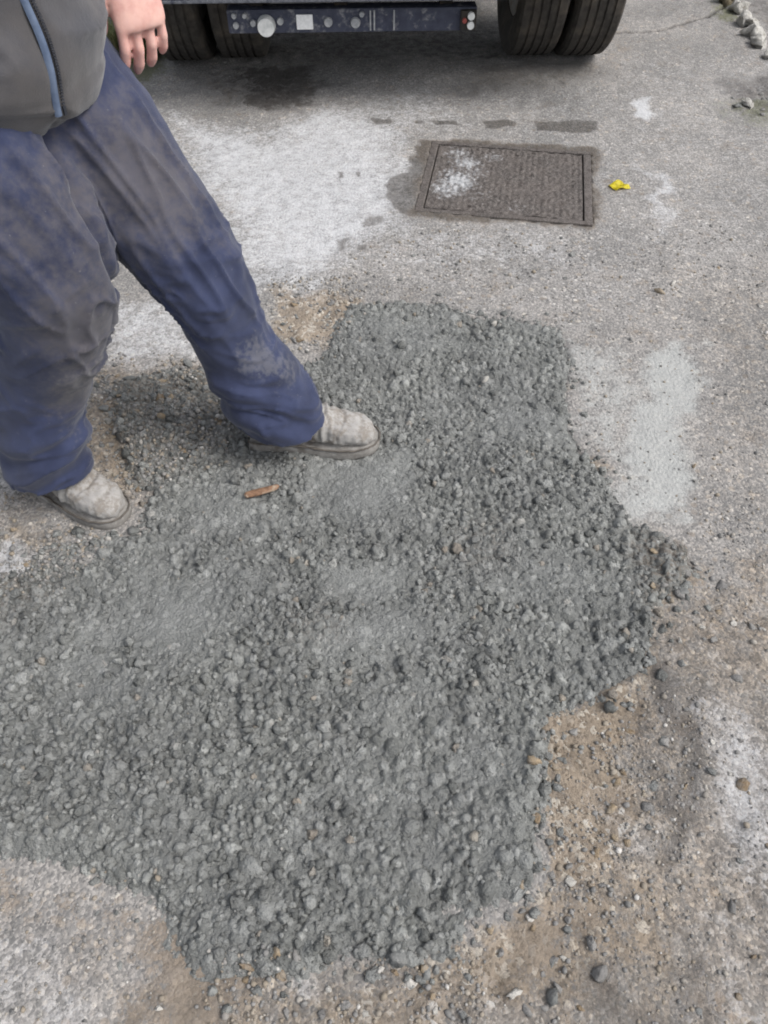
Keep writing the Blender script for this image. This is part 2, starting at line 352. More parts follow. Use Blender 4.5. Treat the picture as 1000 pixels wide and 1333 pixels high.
def scatter_mesh(name, pos, rad, variants, Fc, tint, squash=None):
    N = len(pos); nv = len(variants[0]); var = np.array(variants)[rng.integers(0, len(variants), N)]
    q = rng.normal(size=(N, 4)); q /= np.linalg.norm(q, axis=1)[:, None]; w, a, b, c = q.T
    Rm = np.stack([np.stack([1 - 2 * (b * b + c * c), 2 * (a * b - c * w), 2 * (a * c + b * w)], -1), np.stack([2 * (a * b + c * w), 1 - 2 * (a * a + c * c), 2 * (b * c - a * w)], -1),
                   np.stack([2 * (a * c - b * w), 2 * (b * c + a * w), 1 - 2 * (a * a + b * b)], -1)], 1)
    P = np.einsum('nij,nvj->nvi', Rm, var) * rad[:, None, None]
    if squash is not None: P[:, :, 2] *= squash[:, None]
    P = P + pos[:, None, :]
    FF = (Fc[None] + (np.arange(N) * nv)[:, None, None]).reshape(-1, 3)
    return mesh_np(name, P.reshape(-1, 3), FF, True, {'tint': np.repeat(tint, nv), 'smooth': np.zeros(N * nv), 'brown': np.zeros(N * nv)})

# ------------------------------------------------------------------ fresh concrete spread over the dug patch
def patch_d(x, y):
    j = (.011 - .008 * sstep(1.45, 1.65, y)) * fbm(x * 17, y * 17, seed=5, octv=4); return poly_sd(PATCH, x + j, y + j * .6)
SMOOTH = [([(420, 740), (510, 730), (530, 765), (450, 785)], .05, .9), ([(200, 760), (330, 745), (330, 800), (230, 860), (160, 830)], .10, .75), ([(370, 590), (520, 600), (480, 680), (390, 670)], .07, .7),
          ([(70, 800), (180, 790), (200, 900), (90, 920)], .1, .6), ([(560, 985), (640, 975), (640, 1020), (570, 1030)], .04, .4), ([(420, 820), (520, 790), (560, 830), (450, 870)], .06, .55),
          ([(640, 540), (740, 530), (740, 590), (660, 590)], .05, .5), ([(450, 420), (600, 410), (600, 460), (470, 470)], .08, .5), ([(230, 640), (330, 600), (360, 680), (240, 720)], .05, .5),
          ([(640, 770), (760, 730), (800, 790), (690, 830)], .06, .35)]
def smooth_m(x, y):
    jx = x + .04 * fbm(x * 8, y * 8, seed=131, octv=3); o = np.zeros_like(x)
    for pts, f, s in SMOOTH: o = np.maximum(o, s * sstep(-f, f, poly_sd(gpoly(pts), jx, y)))
    return np.clip(o * 1.15 - .02 + .22 * fbm(x * 4, y * 4, seed=140, octv=3), 0, 1)
def top_z(x, y, d):
    m = .010 * fbm(x * 3.2, y * 3.2, seed=41, octv=3) + .006 * fbm(x * 11, y * 11, seed=45, octv=3)
    g = .007 * fbm(x * 1.7, y * 1.7, seed=1, octv=3)
    return g - .005 + (.016 + m) * sstep(-.004, .035, d) + .006 * sstep(.75, .45, y)
PP = np.array(PATCH); lo = PP.min(0) - .09; hi = PP.max(0) + .09
lo[0] = max(lo[0], -1.15)
ST = .0022
cx = np.arange(lo[0], hi[0], ST); cy = np.arange(lo[1], hi[1], ST); CX, CY = np.meshgrid(cx, cy)
pd = patch_d(CX.ravel(), CY.ravel()).reshape(CX.shape)
base = top_z(CX.ravel(), CY.ravel(), pd.ravel()).reshape(CX.shape)
sm = smooth_m(CX.ravel(), CY.ravel()).reshape(CX.shape)
Hf = base - .004; tint = np.full(CX.shape, .35)
NL = 40000
lxs = rng.uniform(lo[0], hi[0], NL); lys = rng.uniform(lo[1], hi[1], NL)
lr = np.clip(np.exp(rng.normal(math.log(.0060), .46, NL)), .0032, .0165)
for i in np.argsort(lr)[::-1]:
    gx = int((lxs[i] - lo[0]) / ST); gy = int((lys[i] - lo[1]) / ST)
    if not (0 <= gx < len(cx) and 0 <= gy < len(cy)) or pd[gy, gx] < .0: continue
    r = lr[i] * (.9 + .25 * rng.random()); k = int(r / ST) + 2
    x0, x1, y0, y1 = max(gx - k, 0), min(gx + k + 1, len(cx)), max(gy - k, 0), min(gy + k + 1, len(cy))
    dx = CX[y0:y1, x0:x1] - lxs[i]; dy = CY[y0:y1, x0:x1] - lys[i]
    th = rng.random() * 6.28; e = .7 + .3 * rng.random()
    u = dx * math.cos(th) + dy * math.sin(th); v = (-dx * math.sin(th) + dy * math.cos(th)) / e
    q = 1 - (u * u + v * v) / (r * r)
    s = sm[gy, gx]
    if rng.random() < .7:          # angular chip: a few cut planes
        dome = np.full(u.shape, r * rng.uniform(.45, .8)); a0 = rng.random() * 6.28
        for kk in range(5):
            an = a0 + kk * 1.257 + rng.normal() * .3; sl = rng.uniform(.7, 2.2)
            dome = np.minimum(dome, r * sl * rng.uniform(.75, 1.0) - sl * (u * math.cos(an) + v * math.sin(an)))
        dome = np.maximum(dome, 0)
    else: dome = r * .9 * np.sqrt(np.clip(q, 0, 1))
    hz = base[gy, gx] - (.15 + .5 * s + 1.0 * rng.random()) * r + dome * 1.15 + (u * rng.normal() + v * rng.normal()) * .2
    w = (q > 0) & (hz > Hf[y0:y1, x0:x1])
    Hf[y0:y1, x0:x1][w] = hz[w]; tint[y0:y1, x0:x1][w] = rng.random() * .97
Hf += .0015 * fbm(CX.ravel() * 190, CY.ravel() * 190, seed=61, octv=2).reshape(CX.shape)
# trampled: paste pressed level
Hf = Hf * (1 - .72 * sm) + (base - .001) * .72 * sm
keep = pd > -.006
idx = -np.ones(CX.shape, int); idx[keep] = np.arange(keep.sum())
q4 = np.stack([idx[:-1, :-1], idx[:-1, 1:], idx[1:, 1:], idx[1:, :-1]], -1).reshape(-1, 4); q4 = q4[(q4 >= 0).all(1)]
CONC = mat_concrete(); CONC_L = mat_concrete('concrete_lump', True, False)
def brown_m(x, y):
    o = np.zeros_like(x)
    for pts, f, s in [([(130, 480), (290, 480), (300, 570), (180, 640), (110, 600)], .1, 1), ([(820, 700), (910, 720), (900, 780), (840, 790)], .05, 1), ([(-60, 740), (80, 700), (60, 780), (-60, 830)], .08, .7), ([(590, 690), (660, 680), (660, 740), (600, 740)], .05, .45), ([(370, 800), (440, 780), (450, 840), (380, 840)], .04, .4)]:
        o = np.maximum(o, s * sstep(-f, f, poly_sd(gpoly(pts), x, y)))
    return o
kx, ky = CX[keep], CY[keep]
conc = obj('fresh_concrete', mesh_np('fresh_concrete', np.stack([kx, ky, Hf[keep]], -1), q4, True, {'tint': tint[keep], 'smooth': sm[keep] * .8, 'brown': brown_m(kx, ky)}), CONC)
tag(conc, 'fresh grey lumpy concrete spread over the dug-out patch of ground', 'concrete')
def Hc(xx, yy):
    gx = np.clip(((xx - lo[0]) / ST).astype(int), 0, len(cx) - 1); gy = np.clip(((yy - lo[1]) / ST).astype(int), 0, len(cy) - 1)
    return Hf[gy, gx], pd[gy, gx], sm[gy, gx]
def surf(xx, yy):
    xx = np.atleast_1d(xx).astype(float); yy = np.atleast_1d(yy).astype(float)
    h, d, _ = Hc(xx, yy); inside = (d > 0) & (xx > lo[0]) & (xx < hi[0]) & (yy > lo[1]) & (yy < hi[1])
    g = gz(xx, yy); return np.where(inside, np.maximum(h, g), g)
def in_view(xx, yy): return np.abs(xx) < .5 * (yy * math.cos(PITCH) + CAM_H * math.sin(PITCH)) + .02
# loose lumps
N = 24000
px_ = rng.uniform(lo[0], hi[0], N); py_ = rng.uniform(lo[1], hi[1], N)   # crumbs also spill past the edge
h, d, s = Hc(px_, py_); h = surf(px_, py_)
ok = ((d > .003) | ((d > -.09) & (rng.random(N) < .55 * np.exp(d / .02)))) & (rng.random(N) > s * 1.5) & (fbm(px_ * 5, py_ * 5, seed=88, octv=3) + rng.normal(size=N) * .5 > -.25)
px_, py_, h, d, s = [a[ok] for a in (px_, py_, h, d, s)]
rr = np.clip(np.exp(rng.normal(math.log(.0050), .44, len(px_))), .0022, .0135) * np.where(py_ < .9, 1.1, .95)
BOOTS = []
ti = rng.random(len(px_))
posz = h + rr * rng.uniform(-.55, .25, len(px_))
order = np.argsort(-rr * in_view(px_, py_)); big = order[:300]; rest = order[300:]
bigm = rest[rr[rest] > .0075]; smal = rest[rr[rest] <= .0075]
LV, LF = lump_variants(2, 12, .55, 3, 0, 2.6); SV, SF = lump_variants(1, 12, .5, 5, 0, 2.2)
pos = np.stack([px_, py_, posz], -1)
for nm, sel, V_, F__ in (('large_aggregate', bigm, LV, LF), ('small_aggregate', smal, SV, SF)):
    o = obj(nm, scatter_mesh(nm, pos[sel], rr[sel], V_, F__, ti[sel]), CONC, conc); o['kind'] = 'stuff'
lump_me = [mesh_np('lump', v, LF) for v in LV]
for m_ in lump_me: m_.materials.append(CONC_L)
for i in big:
    o = obj('lump', lump_me[i % 12], None, conc); o.location = pos[i]; o.scale = [rr[i]] * 3; o.rotation_euler = rng.uniform(0, 6.28, 3)

# ------------------------------------------------------------------ person
def frame(t, side):
    t = t / np.linalg.norm(t); a = side - t * (side @ t); a /= np.linalg.norm(a); return a, np.cross(t, a)
def tube_bm(bm, rings, n=28, side=(1, 0, 0), cap=True, power=2.0):
    """rings: (centre, radius along side, radius across[, axis]) -> closed tube"""
    P = [np.array(r[0], float) for r in rings]; side = np.array(side, float); loops = []
    for i, r in enumerate(rings):
        if len(r) > 3 and r[3] is not None: t = np.array(r[3], float)
        else: t = P[min(i + 1, len(P) - 1)] - P[max(i - 1, 0)]
        a, b = frame(t, side); vs = []
        for k in range(n):
            th = 2 * math.pi * k / n; c, s_ = math.cos(th), math.sin(th)
            e = 2 / power; c = math.copysign(abs(c) ** e, c); s_ = math.copysign(abs(s_) ** e, s_)
            vs.append(bm.verts.new(P[i] + a * r[1] * c + b * r[2] * s_))
        loops.append(vs)
    for A_, B_ in zip(loops[:-1], loops[1:]):
        for k in range(n): bm.faces.new((A_[k], A_[(k + 1) % n], B_[(k + 1) % n], B_[k]))
    if cap: bm.faces.new(loops[0][::-1]); bm.faces.new(loops[-1])
def spline(ctrl, m=6):
    """Catmull-Rom through ring controls (centre, ra, rb)"""
    C_ = np.array([list(c[0]) + [c[1], c[2]] for c in ctrl], float); out = []
    n = len(C_)
    for i in range(n - 1):
        p0, p1, p2, p3 = C_[max(i - 1, 0)], C_[i], C_[i + 1], C_[min(i + 2, n - 1)]
        for j in range(m):
            t = j / m
            out.append(.5 * (2 * p1 + (p2 - p0) * t + (2 * p0 - 5 * p1 + 4 * p2 - p3) * t * t + (3 * p1 - p0 - 3 * p2 + p3) * t ** 3))
    out.append(C_[-1]); return [(o[:3], o[3], o[4]) for o in out]
def remesh(bm, voxel, smooth_it=6, fac=.5):
    bmesh.ops.recalc_face_normals(bm, faces=bm.faces)
    me = bpy.data.meshes.new('tmp'); bm.to_mesh(me); bm.free()
    o = bpy.data.objects.new('tmp', me); C.objects.link(o)
    r = o.modifiers.new('r', 'REMESH'); r.mode = 'VOXEL'; r.voxel_size = voxel; r.use_smooth_shade = True
    s = o.modifiers.new('s', 'SMOOTH'); s.factor = fac; s.iterations = smooth_it
    dg = bpy.context.evaluated_depsgraph_get(); dg.update()
    out = bpy.data.meshes.new_from_object(o.evaluated_get(dg)); bpy.data.objects.remove(o)
    out.polygons.foreach_set('use_smooth', np.ones(len(out.polygons), bool)); return out
def get_vn(me):
    v = np.empty(len(me.vertices) * 3, np.float32); me.vertices.foreach_get('co', v)
    n = np.empty(len(me.vertices) * 3, np.float32); me.vertices.foreach_get('normal', n); return v.reshape(-1, 3).astype(float), n.reshape(-1, 3).astype(float)
def set_v(me, v): me.vertices.foreach_set('co', v.astype(np.float32).ravel()); me.update()
def set_attr(me, name, a):
    at = me.attributes.new(name, 'FLOAT', 'POINT'); at.data.foreach_set('value', np.asarray(a, np.float32))
def arr(*a): return np.array(a, float)

FWD = arr(.80, -.60, 0); LEFT = arr(.60, .80, 0); UP = arr(0, 0, 1)
GL = float(np.median(surf(np.linspace(-.30, -.03, 20), np.full(20, 1.343)))) ; GR = gz1(-.72, 1.17)
PEL = arr(-.650, 1.355, .905)
HIP_L = PEL + LEFT * .088 + arr(0, 0, -.04); HIP_R = PEL - LEFT * .088 + arr(0, 0, -.04)
KNEE_L = arr(-.378, 1.365, .475); ANK_L = arr(-.262, 1.350, .10 + GL)
KNEE_R = arr(-.645, 1.228, .470); ANK_R = arr(-.765, 1.200, .10 + GR)
person = empty('person', (0, 0, 0))
tag(person, 'person in dusty navy work trousers, grey zip jacket and cement-caked boots striding over wet concrete', 'person')

# trousers: one garment, two legs
bm = bmesh.new()
tube_bm(bm, spline([(PEL + UP * .12, .175, .135), (PEL + UP * .05, .180, .142), (PEL - UP * .03, .184, .148), (PEL - UP * .12 + FWD * .01, .17, .13), (PEL - UP * .21 + arr(.045, -.02, 0), .135, .115), (arr(-.572, 1.322, .645), .085, .09), (arr(-.555, 1.315, .585), .04, .045)], 4), side=LEFT)
dL = (ANK_L - KNEE_L); dR = (ANK_R - KNEE_R)
fL = arr(1, -.06, 0); fR = arr(.885, -.466, 0)     # where the boots point
def leg(ctrl, side, hem_c, hem_a, hem_b, hem_axis):
    rs = spline(ctrl, 6); rs = [(r[0], r[1], r[2]) for r in rs]
    up = -np.array(hem_axis) / np.linalg.norm(hem_axis)
    rs += [(hem_c, hem_a, hem_b, hem_axis), (hem_c + up * .002, hem_a - .016, hem_b - .016, hem_axis), (hem_c + up * .04, hem_a - .026, hem_b - .026, hem_axis)]
    tube_bm(bm, rs, 32, side)
hemL = arr(-.250, 1.347, .075 + GL); hemR = arr(-.752, 1.190, .085 + GR)
leg([(HIP_L + UP * .02, .105, .105), (HIP_L * .72 + KNEE_L * .28 + FWD * .005, .112, .122), (HIP_L * .35 + KNEE_L * .65 + FWD * .008, .100, .112), (KNEE_L, .090, .098),
     (KNEE_L * .55 + ANK_L * .45 - fL * .002, .076, .084), (KNEE_L * .22 + ANK_L * .78 + fL * .008, .092, .104)], FWD, hemL, .124, .092, arr(.16, 0, -1))
leg([(HIP_R + UP * .02, .105, .105), (HIP_R * .72 + KNEE_R * .28 + FWD * .018 + arr(.022, -.012, 0), .120, .126), (HIP_R * .35 + KNEE_R * .65 + FWD * .018 + arr(.045, -.015, 0), .118, .122), (KNEE_R + arr(.015, -.005, 0), .108, .110),
     (KNEE_R * .55 + ANK_R * .45 - fR * .015, .092, .096), (KNEE_R * .22 + ANK_R * .78, .098, .096)], fR, hemR, .105, .088, arr(.12, -.06, -1))
me = remesh(bm, .0055, 5)
v, n = get_vn(me)
def leg_coord(v, a, b, c):
    """0 at hip, 1 at knee, 2 at ankle; and distance to the bone"""
    def seg(p, q):
        d = q - p; t = np.clip(((v - p) @ d) / (d @ d), 0, 1.15); return t, np.linalg.norm(v - p - t[:, None] * d, axis=1)
    t1, d1 = seg(a, b); t2, d2 = seg(b, c); use = d1 < d2
    return np.where(use, np.minimum(t1, 1), 1 + t2), np.minimum(d1, d2)
tL, eL = leg_coord(v, HIP_L, KNEE_L, ANK_L); tR, eR = leg_coord(v, HIP_R, KNEE_R, ANK_R)
isL = eL < eR; tt = np.where(isL, tL, tR)
wr = .0045 * fbm(v[:, 0] * 9, v[:, 1] * 9, v[:, 2] * 14, seed=201, octv=3)
wx = v[:, 2] + .25 * v[:, 0] * np.where(isL, 1, -.6) + .02 * fbm(v[:, 0] * 7, v[:, 1] * 7, v[:, 2] * 7, seed=207, octv=2)
rid = 1 - np.abs(fbm(v[:, 0] * 6 + 3, v[:, 1] * 6, wx * 22, seed=211, octv=2)) * 2
wr += .008 * np.clip(rid, 0, 1) ** 3 * sstep(1.15, 1.75, tt)
wr += .006 * np.clip(rid, 0, 1) ** 3 * np.exp(-((tt - 1.0) / .2) ** 2)
wr += .007 * np.clip(rid, 0, 1) ** 2 * sstep(.22, .0, tt)
# slack cloth stacked above the boots
wr += .008 * np.sin((wx - .02) * 62 + 2 * fbm(v[:, 0] * 5, v[:, 1] * 5, v[:, 2] * 3, seed=219, octv=2)) * sstep(1.35, 1.8, tt) * sstep(2.2, 1.95, tt)
# long drag fold down the front of the thigh
long_ = np.clip(1 - np.abs(fbm(v[:, 0] * 16 + v[:, 2] * 7, v[:, 1] * 16, v[:, 2] * 2.0, seed=223, octv=2)) * 2, 0, 1) ** 3
wr += .010 * long_ * sstep(.05, .3, tt) * sstep(1.7, 1.0, tt)
# stitched pocket and side seams: thin grooves
seam = np.exp(-(((v - PEL) @ FWD - (v[:, 2] - .75) * .25 - .05) / .0035) ** 2) * isL * sstep(.70, .74, v[:, 2]) * sstep(.92, .88, v[:, 2])
wr -= .0025 * seam
wr -= .022 * np.exp(-((eL - eR) / .011) ** 2) * sstep(.90, .84, v[:, 2]) * (((v - PEL) @ arr(.5, -.85, 0)) > -.02)
v2 = v + n * wr[:, None]
set_v(me, v2)
def blob(p, r): return np.exp(-(np.linalg.norm(v - np.array(p), axis=1) / r) ** 2)
dirt = np.clip(.85 * blob(HIP_L * .55 + KNEE_L * .45 + FWD * .09 + arr(.03, -.03, 0), .12) + .35 * blob(HIP_L * .85 + KNEE_L * .15 + FWD * .10, .12) + .85 * blob(HIP_R * .6 + KNEE_R * .4 + FWD * .12, .12)
               + 1.0 * blob(KNEE_R + fR * .10 + arr(.03, -.04, .02), .13) + .85 * blob(KNEE_R * .6 + ANK_R * .4 + fR * .09, .09) + .45 * blob(HIP_L * .2 + KNEE_L * .8 + LEFT * .05 + FWD * .06, .1), 0, 1)
cem = np.clip(.9 * blob(KNEE_L * .55 + ANK_L * .45 + arr(.06, -.06, .0), .06) + .8 * blob(KNEE_R * .75 + ANK_R * .25 + fR * .09, .07) + .5 * blob(KNEE_R * .35 + ANK_R * .65 + fR * .1, .06) + .6 * blob(KNEE_L * .3 + ANK_L * .7 + arr(.09, -.02, .02), .05), 0, 1)
set_attr(me, 'dirt', dirt); set_attr(me, 'cement', cem)
M = Mat('navy_work_cloth')
n1 = M.noise(14, 5, .6); n2 = M.noise(70, 4, .65); n3 = M.noise(900, 2)
c = M.mix(M.rng(n1, .3, .7), (.014, .019, .046), (.028, .036, .078))
dm = M.rng(M.math('ADD', M.math('ADD', M.attr('dirt'), M.math('MULTIPLY', M.math('SUBTRACT', n1, .5), 1.2)), M.math('MULTIPLY', M.math('SUBTRACT', n2, .5), .8)), .3, 1.0)
c = M.mix(M.math('MULTIPLY', dm, .5), c, M.mix(n2, (.066, .060, .055), (.135, .116, .096)))
cm = M.rng(M.math('ADD', M.attr('cement'), M.math('MULTIPLY', M.math('SUBTRACT', n2, .5), 1.6)), .35, .9)
c = M.mix(M.math('MULTIPLY', cm, .30), c, (.19, .185, .18))
spk = M.rng(M.noise(160, 2, .5), .72, .78); c = M.mix(M.math('MULTIPLY', spk, .22), c, (.30, .29, .28))
M.bump(M.math('ADD', M.math('MULTIPLY', n3, .5), M.math('MULTIPLY', n2, .6)), .35, .002)
M.b.inputs['Sheen Weight'].default_value = .15
tr = obj('trousers', me, M.out(c, .9), person)
tr['label'] = 'navy work trousers with grey dirt over thighs and knees'

# jacket
SH_L = PEL + LEFT * .20 + UP * .50 - FWD * .01; SH_R = PEL - LEFT * .20 + UP * .50 - FWD * .01
EL_L = arr(-.50, 1.575, 1.19); WR_L = A(160, -54, 1.48)
EL_R = SH_R + arr(-.05, -.03, -.27); WR_R = arr(-.76, 1.20, .93)
bm = bmesh.new()
B0 = PEL + FWD * .012
def tors(z, a, b, f=0): return (PEL + UP * z + FWD * f, a, b)
body_r = spline([tors(-.022, .172, .150, .018), tors(.004, .190, .168, .022), tors(.06, .193, .174, .024), tors(.15, .19, .165, .022), tors(.30, .20, .148, .008), tors(.42, .195, .13, 0), tors(.50, .15, .10, -.01), tors(.55, .075, .075, -.005)], 5)
bot = PEL - UP * .022 + FWD * .018
body_r = [(bot + UP * .06, .14, .12, UP), (bot + UP * .003, .160, .138, UP)] + body_r
tube_bm(bm, body_r, 36, LEFT)
for S, E, W in ((SH_L, EL_L, WR_L), (SH_R, EL_R, WR_R)):
    tube_bm(bm, spline([(S - (LEFT * .05 if S is SH_L else LEFT * -.05) + UP * .0, .075, .08), (S + UP * -.04, .072, .078), (S * .5 + E * .5, .062, .068), (E, .056, .06), (E * .5 + W * .5, .05, .052), (W + (E - W) * .06, .043, .045)], 5), 20, FWD)
me = remesh(bm, .0055, 6)
v, n = get_vn(me)
wr = .004 * fbm(v[:, 0] * 8, v[:, 1] * 8, v[:, 2] * 10, seed=301, octv=3)
rid = np.clip(1 - np.abs(fbm(v[:, 0] * 5, v[:, 1] * 5, v[:, 2] * 16 + v[:, 0] * 4, seed=305, octv=2)) * 2, 0, 1) ** 2
wr += .009 * rid * (sstep(1.05, .9, v[:, 2]) * .7 + .4)
wr += .006 * np.sin((v[:, 2] + .012 * fbm(v[:, 0] * 6, v[:, 1] * 6, seed=309, octv=2)) * 55) * sstep(1.04, .96, v[:, 2]) * sstep(.885, .905, v[:, 2])
fr = (v - PEL) @ FWD; la = (v - PEL) @ LEFT
wr -= .005 * np.exp(-((la + .0) / .010) ** 2) * (fr > .05) * (np.abs(la) < .1)
v = v + n * wr[:, None]; v[:, 2] -= .24 * np.maximum(fr, 0) * sstep(1.08, .90, v[:, 2]) * (np.abs(la) < .26)   # the front hangs lower
set_v(me, v)
M = Mat('grey_fleece'); n1 = M.noise(9, 5, .6); n2 = M.noise(160, 3, .6); n3 = M.noise(600, 2)
c = M.mix(M.rng(n1, .3, .7), (.040, .041, .049), (.068, .066, .071)); c = M.mix(M.math('MULTIPLY', M.rng(M.noise(5, 4, .6), .5, .75), .5), c, (.082, .072, .064))
c = M.mix(M.math('MULTIPLY', n2, .35), c, M.mix(1.0, c, g3(.6), 'MULTIPLY')); M.bump(M.math('ADD', n2, n3), .35, .002); M.b.inputs['Sheen Weight'].default_value = .25
jacket = obj('jacket', me, M.out(c, .95), person); jacket['label'] = 'grey-brown fleece jacket with a blue front zip'
# zip: follows the jacket front, two tapes and a row of teeth
vj, _ = get_vn(me)
def front_at(zz, off):
    s = (np.abs(vj[:, 2] - zz) < .008) & (np.abs((vj - PEL) @ LEFT - off) < .008) & (((vj - PEL) @ FWD) > 0)
    p = vj[s]; return p[np.argmax((p - PEL) @ FWD)] if len(p) else None
rows = []
for zz in np.arange(.866, 1.40, .008):
    off = .006 * math.sin(zz * 22); c0 = front_at(zz, off)
    if c0 is None: continue
    rows.append((PEL + LEFT * off + FWD * ((c0 - PEL) @ FWD), zz))
cs = [np.array([r[0][0], r[0][1], r[1]]) for r in rows]
cs = [cs[0] - UP * .011 * k - FWD * .0015 * k for k in (4, 3, 2, 1)] + cs
cs = [np.mean(cs[max(i - 2, 0):i + 3], axis=0) for i in range(len(cs))]
BLUE = mat_plain('blue_zip_tape', (.06, .085, .14), (.10, .13, .19), 40, .7, .2); TEETH = mat_plain('dark_zip_teeth', (.016, .018, .024), (.03, .032, .04), 80, .5, .2)
bm = bmesh.new()
for a_, b_, w_, f_ in ((-.016, -.004, .0, .002), ):
    lps = []
    for c0 in cs: lps.append([bm.verts.new(c0 + LEFT * a_ + FWD * .001), bm.verts.new(c0 + LEFT * (a_ + .003) + FWD * .0055), bm.verts.new(c0 + LEFT * (b_ - .002) + FWD * .0055), bm.verts.new(c0 + LEFT * b_ + FWD * .002)])
    for p, q in zip(lps[:-1], lps[1:]):
        for k in range(3): bm.faces.new((p[k], p[k + 1], q[k + 1], q[k]))
zt = obj('zip_tape', bm_mesh('zip_tape', bm, True), BLUE, jacket)
bm = bmesh.new()
for i, c0 in enumerate(cs):
    for k in (0, .5):
        p = c0 + (cs[min(i + 1, len(cs) - 1)] - c0) * k
        m_ = Matrix.Translation(p + LEFT * .001 + FWD * .004) @ Matrix.Rotation(math.atan2(LEFT[1], LEFT[0]), 4, 'Z')
        bmesh.ops.create_cube(bm, size=1, matrix=m_ @ Matrix.Diagonal((.0048, .0028, .0026, 1)))
obj('zip_teeth', bm_mesh('zip_teeth', bm), TEETH, jacket)

# body: one continuous mesh (head, torso, arms with hands, legs), mostly under the clothes
bm = bmesh.new()
tube_bm(bm, spline([tors(-.10, .12, .09), tors(0, .14, .105), tors(.15, .135, .10), tors(.35, .15, .095), tors(.47, .13, .075), tors(.53, .06, .06), tors(.62, .055, .058, .015), tors(.66, .055, .06, .02)], 4), 24, LEFT)
HD = PEL + UP * .755 + FWD * .035
tube_bm(bm, spline([(HD - UP * .135 + FWD * .02, .02, .02), (HD - UP * .115 + FWD * .02, .048, .06), (HD - UP * .06 + FWD * .008, .066, .088), (HD, .074, .098), (HD + UP * .06 - FWD * .006, .073, .096), (HD + UP * .105 - FWD * .01, .05, .07), (HD + UP * .125 - FWD * .01, .015, .02)], 4), 24, LEFT)
tube_bm(bm, [(HD + FWD * .09 + UP * .02, .008, .006), (HD + FWD * .105 - UP * .012, .012, .012), (HD + FWD * .112 - UP * .025, .016, .012), (HD + FWD * .09 - UP * .035, .012, .008)], 10, LEFT)
for s_ in (1, -1):
    tube_bm(bm, [(HD + LEFT * .068 * s_, .02, .028), (HD + LEFT * .084 * s_ - FWD * .01, .018, .03), (HD + LEFT * .088 * s_ - FWD * .012, .01, .02)], 10, FWD)
for H_, K_, A_, f_ in ((HIP_L, KNEE_L, ANK_L, fL), (HIP_R, KNEE_R, ANK_R, fR)):
    tube_bm(bm, spline([(H_, .078, .078), (H_ * .5 + K_ * .5, .068, .068), (K_, .05, .052), (K_ * .65 + A_ * .35 - f_ * .012, .05, .052), (A_, .032, .034), (A_ - UP * .03, .035, .036)], 4), 16, FWD)
    tube_bm(bm, [(A_ - f_ * .05 - UP * .055, .022, .02), (A_ - UP * .045 + f_ * .02, .03, .03), (A_ + f_ * .10 - UP * .055, .033, .018), (A_ + f_ * .16 - UP * .06, .025, .012)], 14, arr(-f_[1], f_[0], 0))
NAILS = []
def hand(W, d, pn, th, curls, s):
    """W wrist, d along the hand, pn out of the back of the hand, th towards the thumb"""
    d = d / np.linalg.norm(d); pn = pn - d * (pn @ d); pn /= np.linalg.norm(pn); th = np.cross(d, pn) * s
    tube_bm(bm, spline([(W - d * .03, .030, .026), (W + d * .01, .031, .023), (W + d * .045, .045, .021), (W + d * .085, .048, .018), (W + d * .100, .043, .013)], 4), 20, th)
    for off, L_, r in ((.037, .080, .0098), (.0125, .090, .0102), (-.0125, .084, .0098), (-.036, .066, .0088)):
        p = W + d * .088 + th * off; q = d.copy(); rs = [(p - q * .02, r * 1.05, r * 1.05), (p, r * 1.08, r * 1.08)]; ang = 0
        fan = th * off * .9
        for seg, cu in zip((.45, .30, .25), curls):
            ang += cu; q = d * math.cos(ang) - pn * math.sin(ang) + fan
            p = p + q * L_ * seg * .5; rs.append((p, r * .93, r * .93)); p = p + q * L_ * seg * .5; rs.append((p, r * 1.0 if seg > .26 else r * .72, r * 1.0 if seg > .26 else r * .72))
        NAILS.append((p - q * .005 + pn * r * .62, q.copy(), th.copy(), r))
        rs.append((p + q * .004, r * .35, r * .35)); tube_bm(bm, rs, 12, th)
    p = W + d * .020 + th * .022 - pn * .004; q = d * .72 + th * .66 - pn * .20
    q /= np.linalg.norm(q); q2 = d * .93 + th * .10 - pn * .35; q2 /= np.linalg.norm(q2)
    tube_bm(bm, [(p - q * .01, .014, .014), (p + q * .02, .0155, .0155), (p + q * .045, .0125, .0125), (p + q * .052 + q2 * .012, .0118, .0118), (p + q * .052 + q2 * .035, .0108, .0108), (p + q * .052 + q2 * .046, .006, .006)], 12, np.cross(q, pn))
HD_D = arr(.10, -.10, -1.0)
for S, E, W, d_, pn_, s_ in ((SH_L, EL_L, WR_L, HD_D, arr(.62, -.72, 0), 1), (SH_R, EL_R, WR_R, arr(.05, -.05, -1), -LEFT, -1)):
    tube_bm(bm, spline([(S - (LEFT * .06 if s_ > 0 else LEFT * -.06), .05, .05), (S - UP * .02, .05, .05), (S * .5 + E * .5, .043, .043), (E, .038, .038), (E * .6 + W * .4, .036, .038), (W, .029, .026)], 4), 16, FWD)
    hand(W, d_, pn_, FWD, (.20, .34, .32) if s_ > 0 else (.3, .4, .3), s_)
me = remesh(bm, .0038, 2)
M = Mat('skin'); n1 = M.noise(25, 4, .6); n2 = M.noise(220, 3)
c = M.mix(M.rng(n1, .3, .7), (.50, .26, .225), (.64, .40, .345)); M.b.inputs['Subsurface Weight'].default_value = .12; M.b.inputs['Subsurface Radius'].default_value = (.01, .004, .002); M.b.inputs['Subsurface Scale'].default_value = .5
M.bump(M.math('ADD', M.math('MULTIPLY', n2, .5), M.noise(60, 3, .5)), .3, .002)
body = obj('body', me, M.out(c, .55), person)
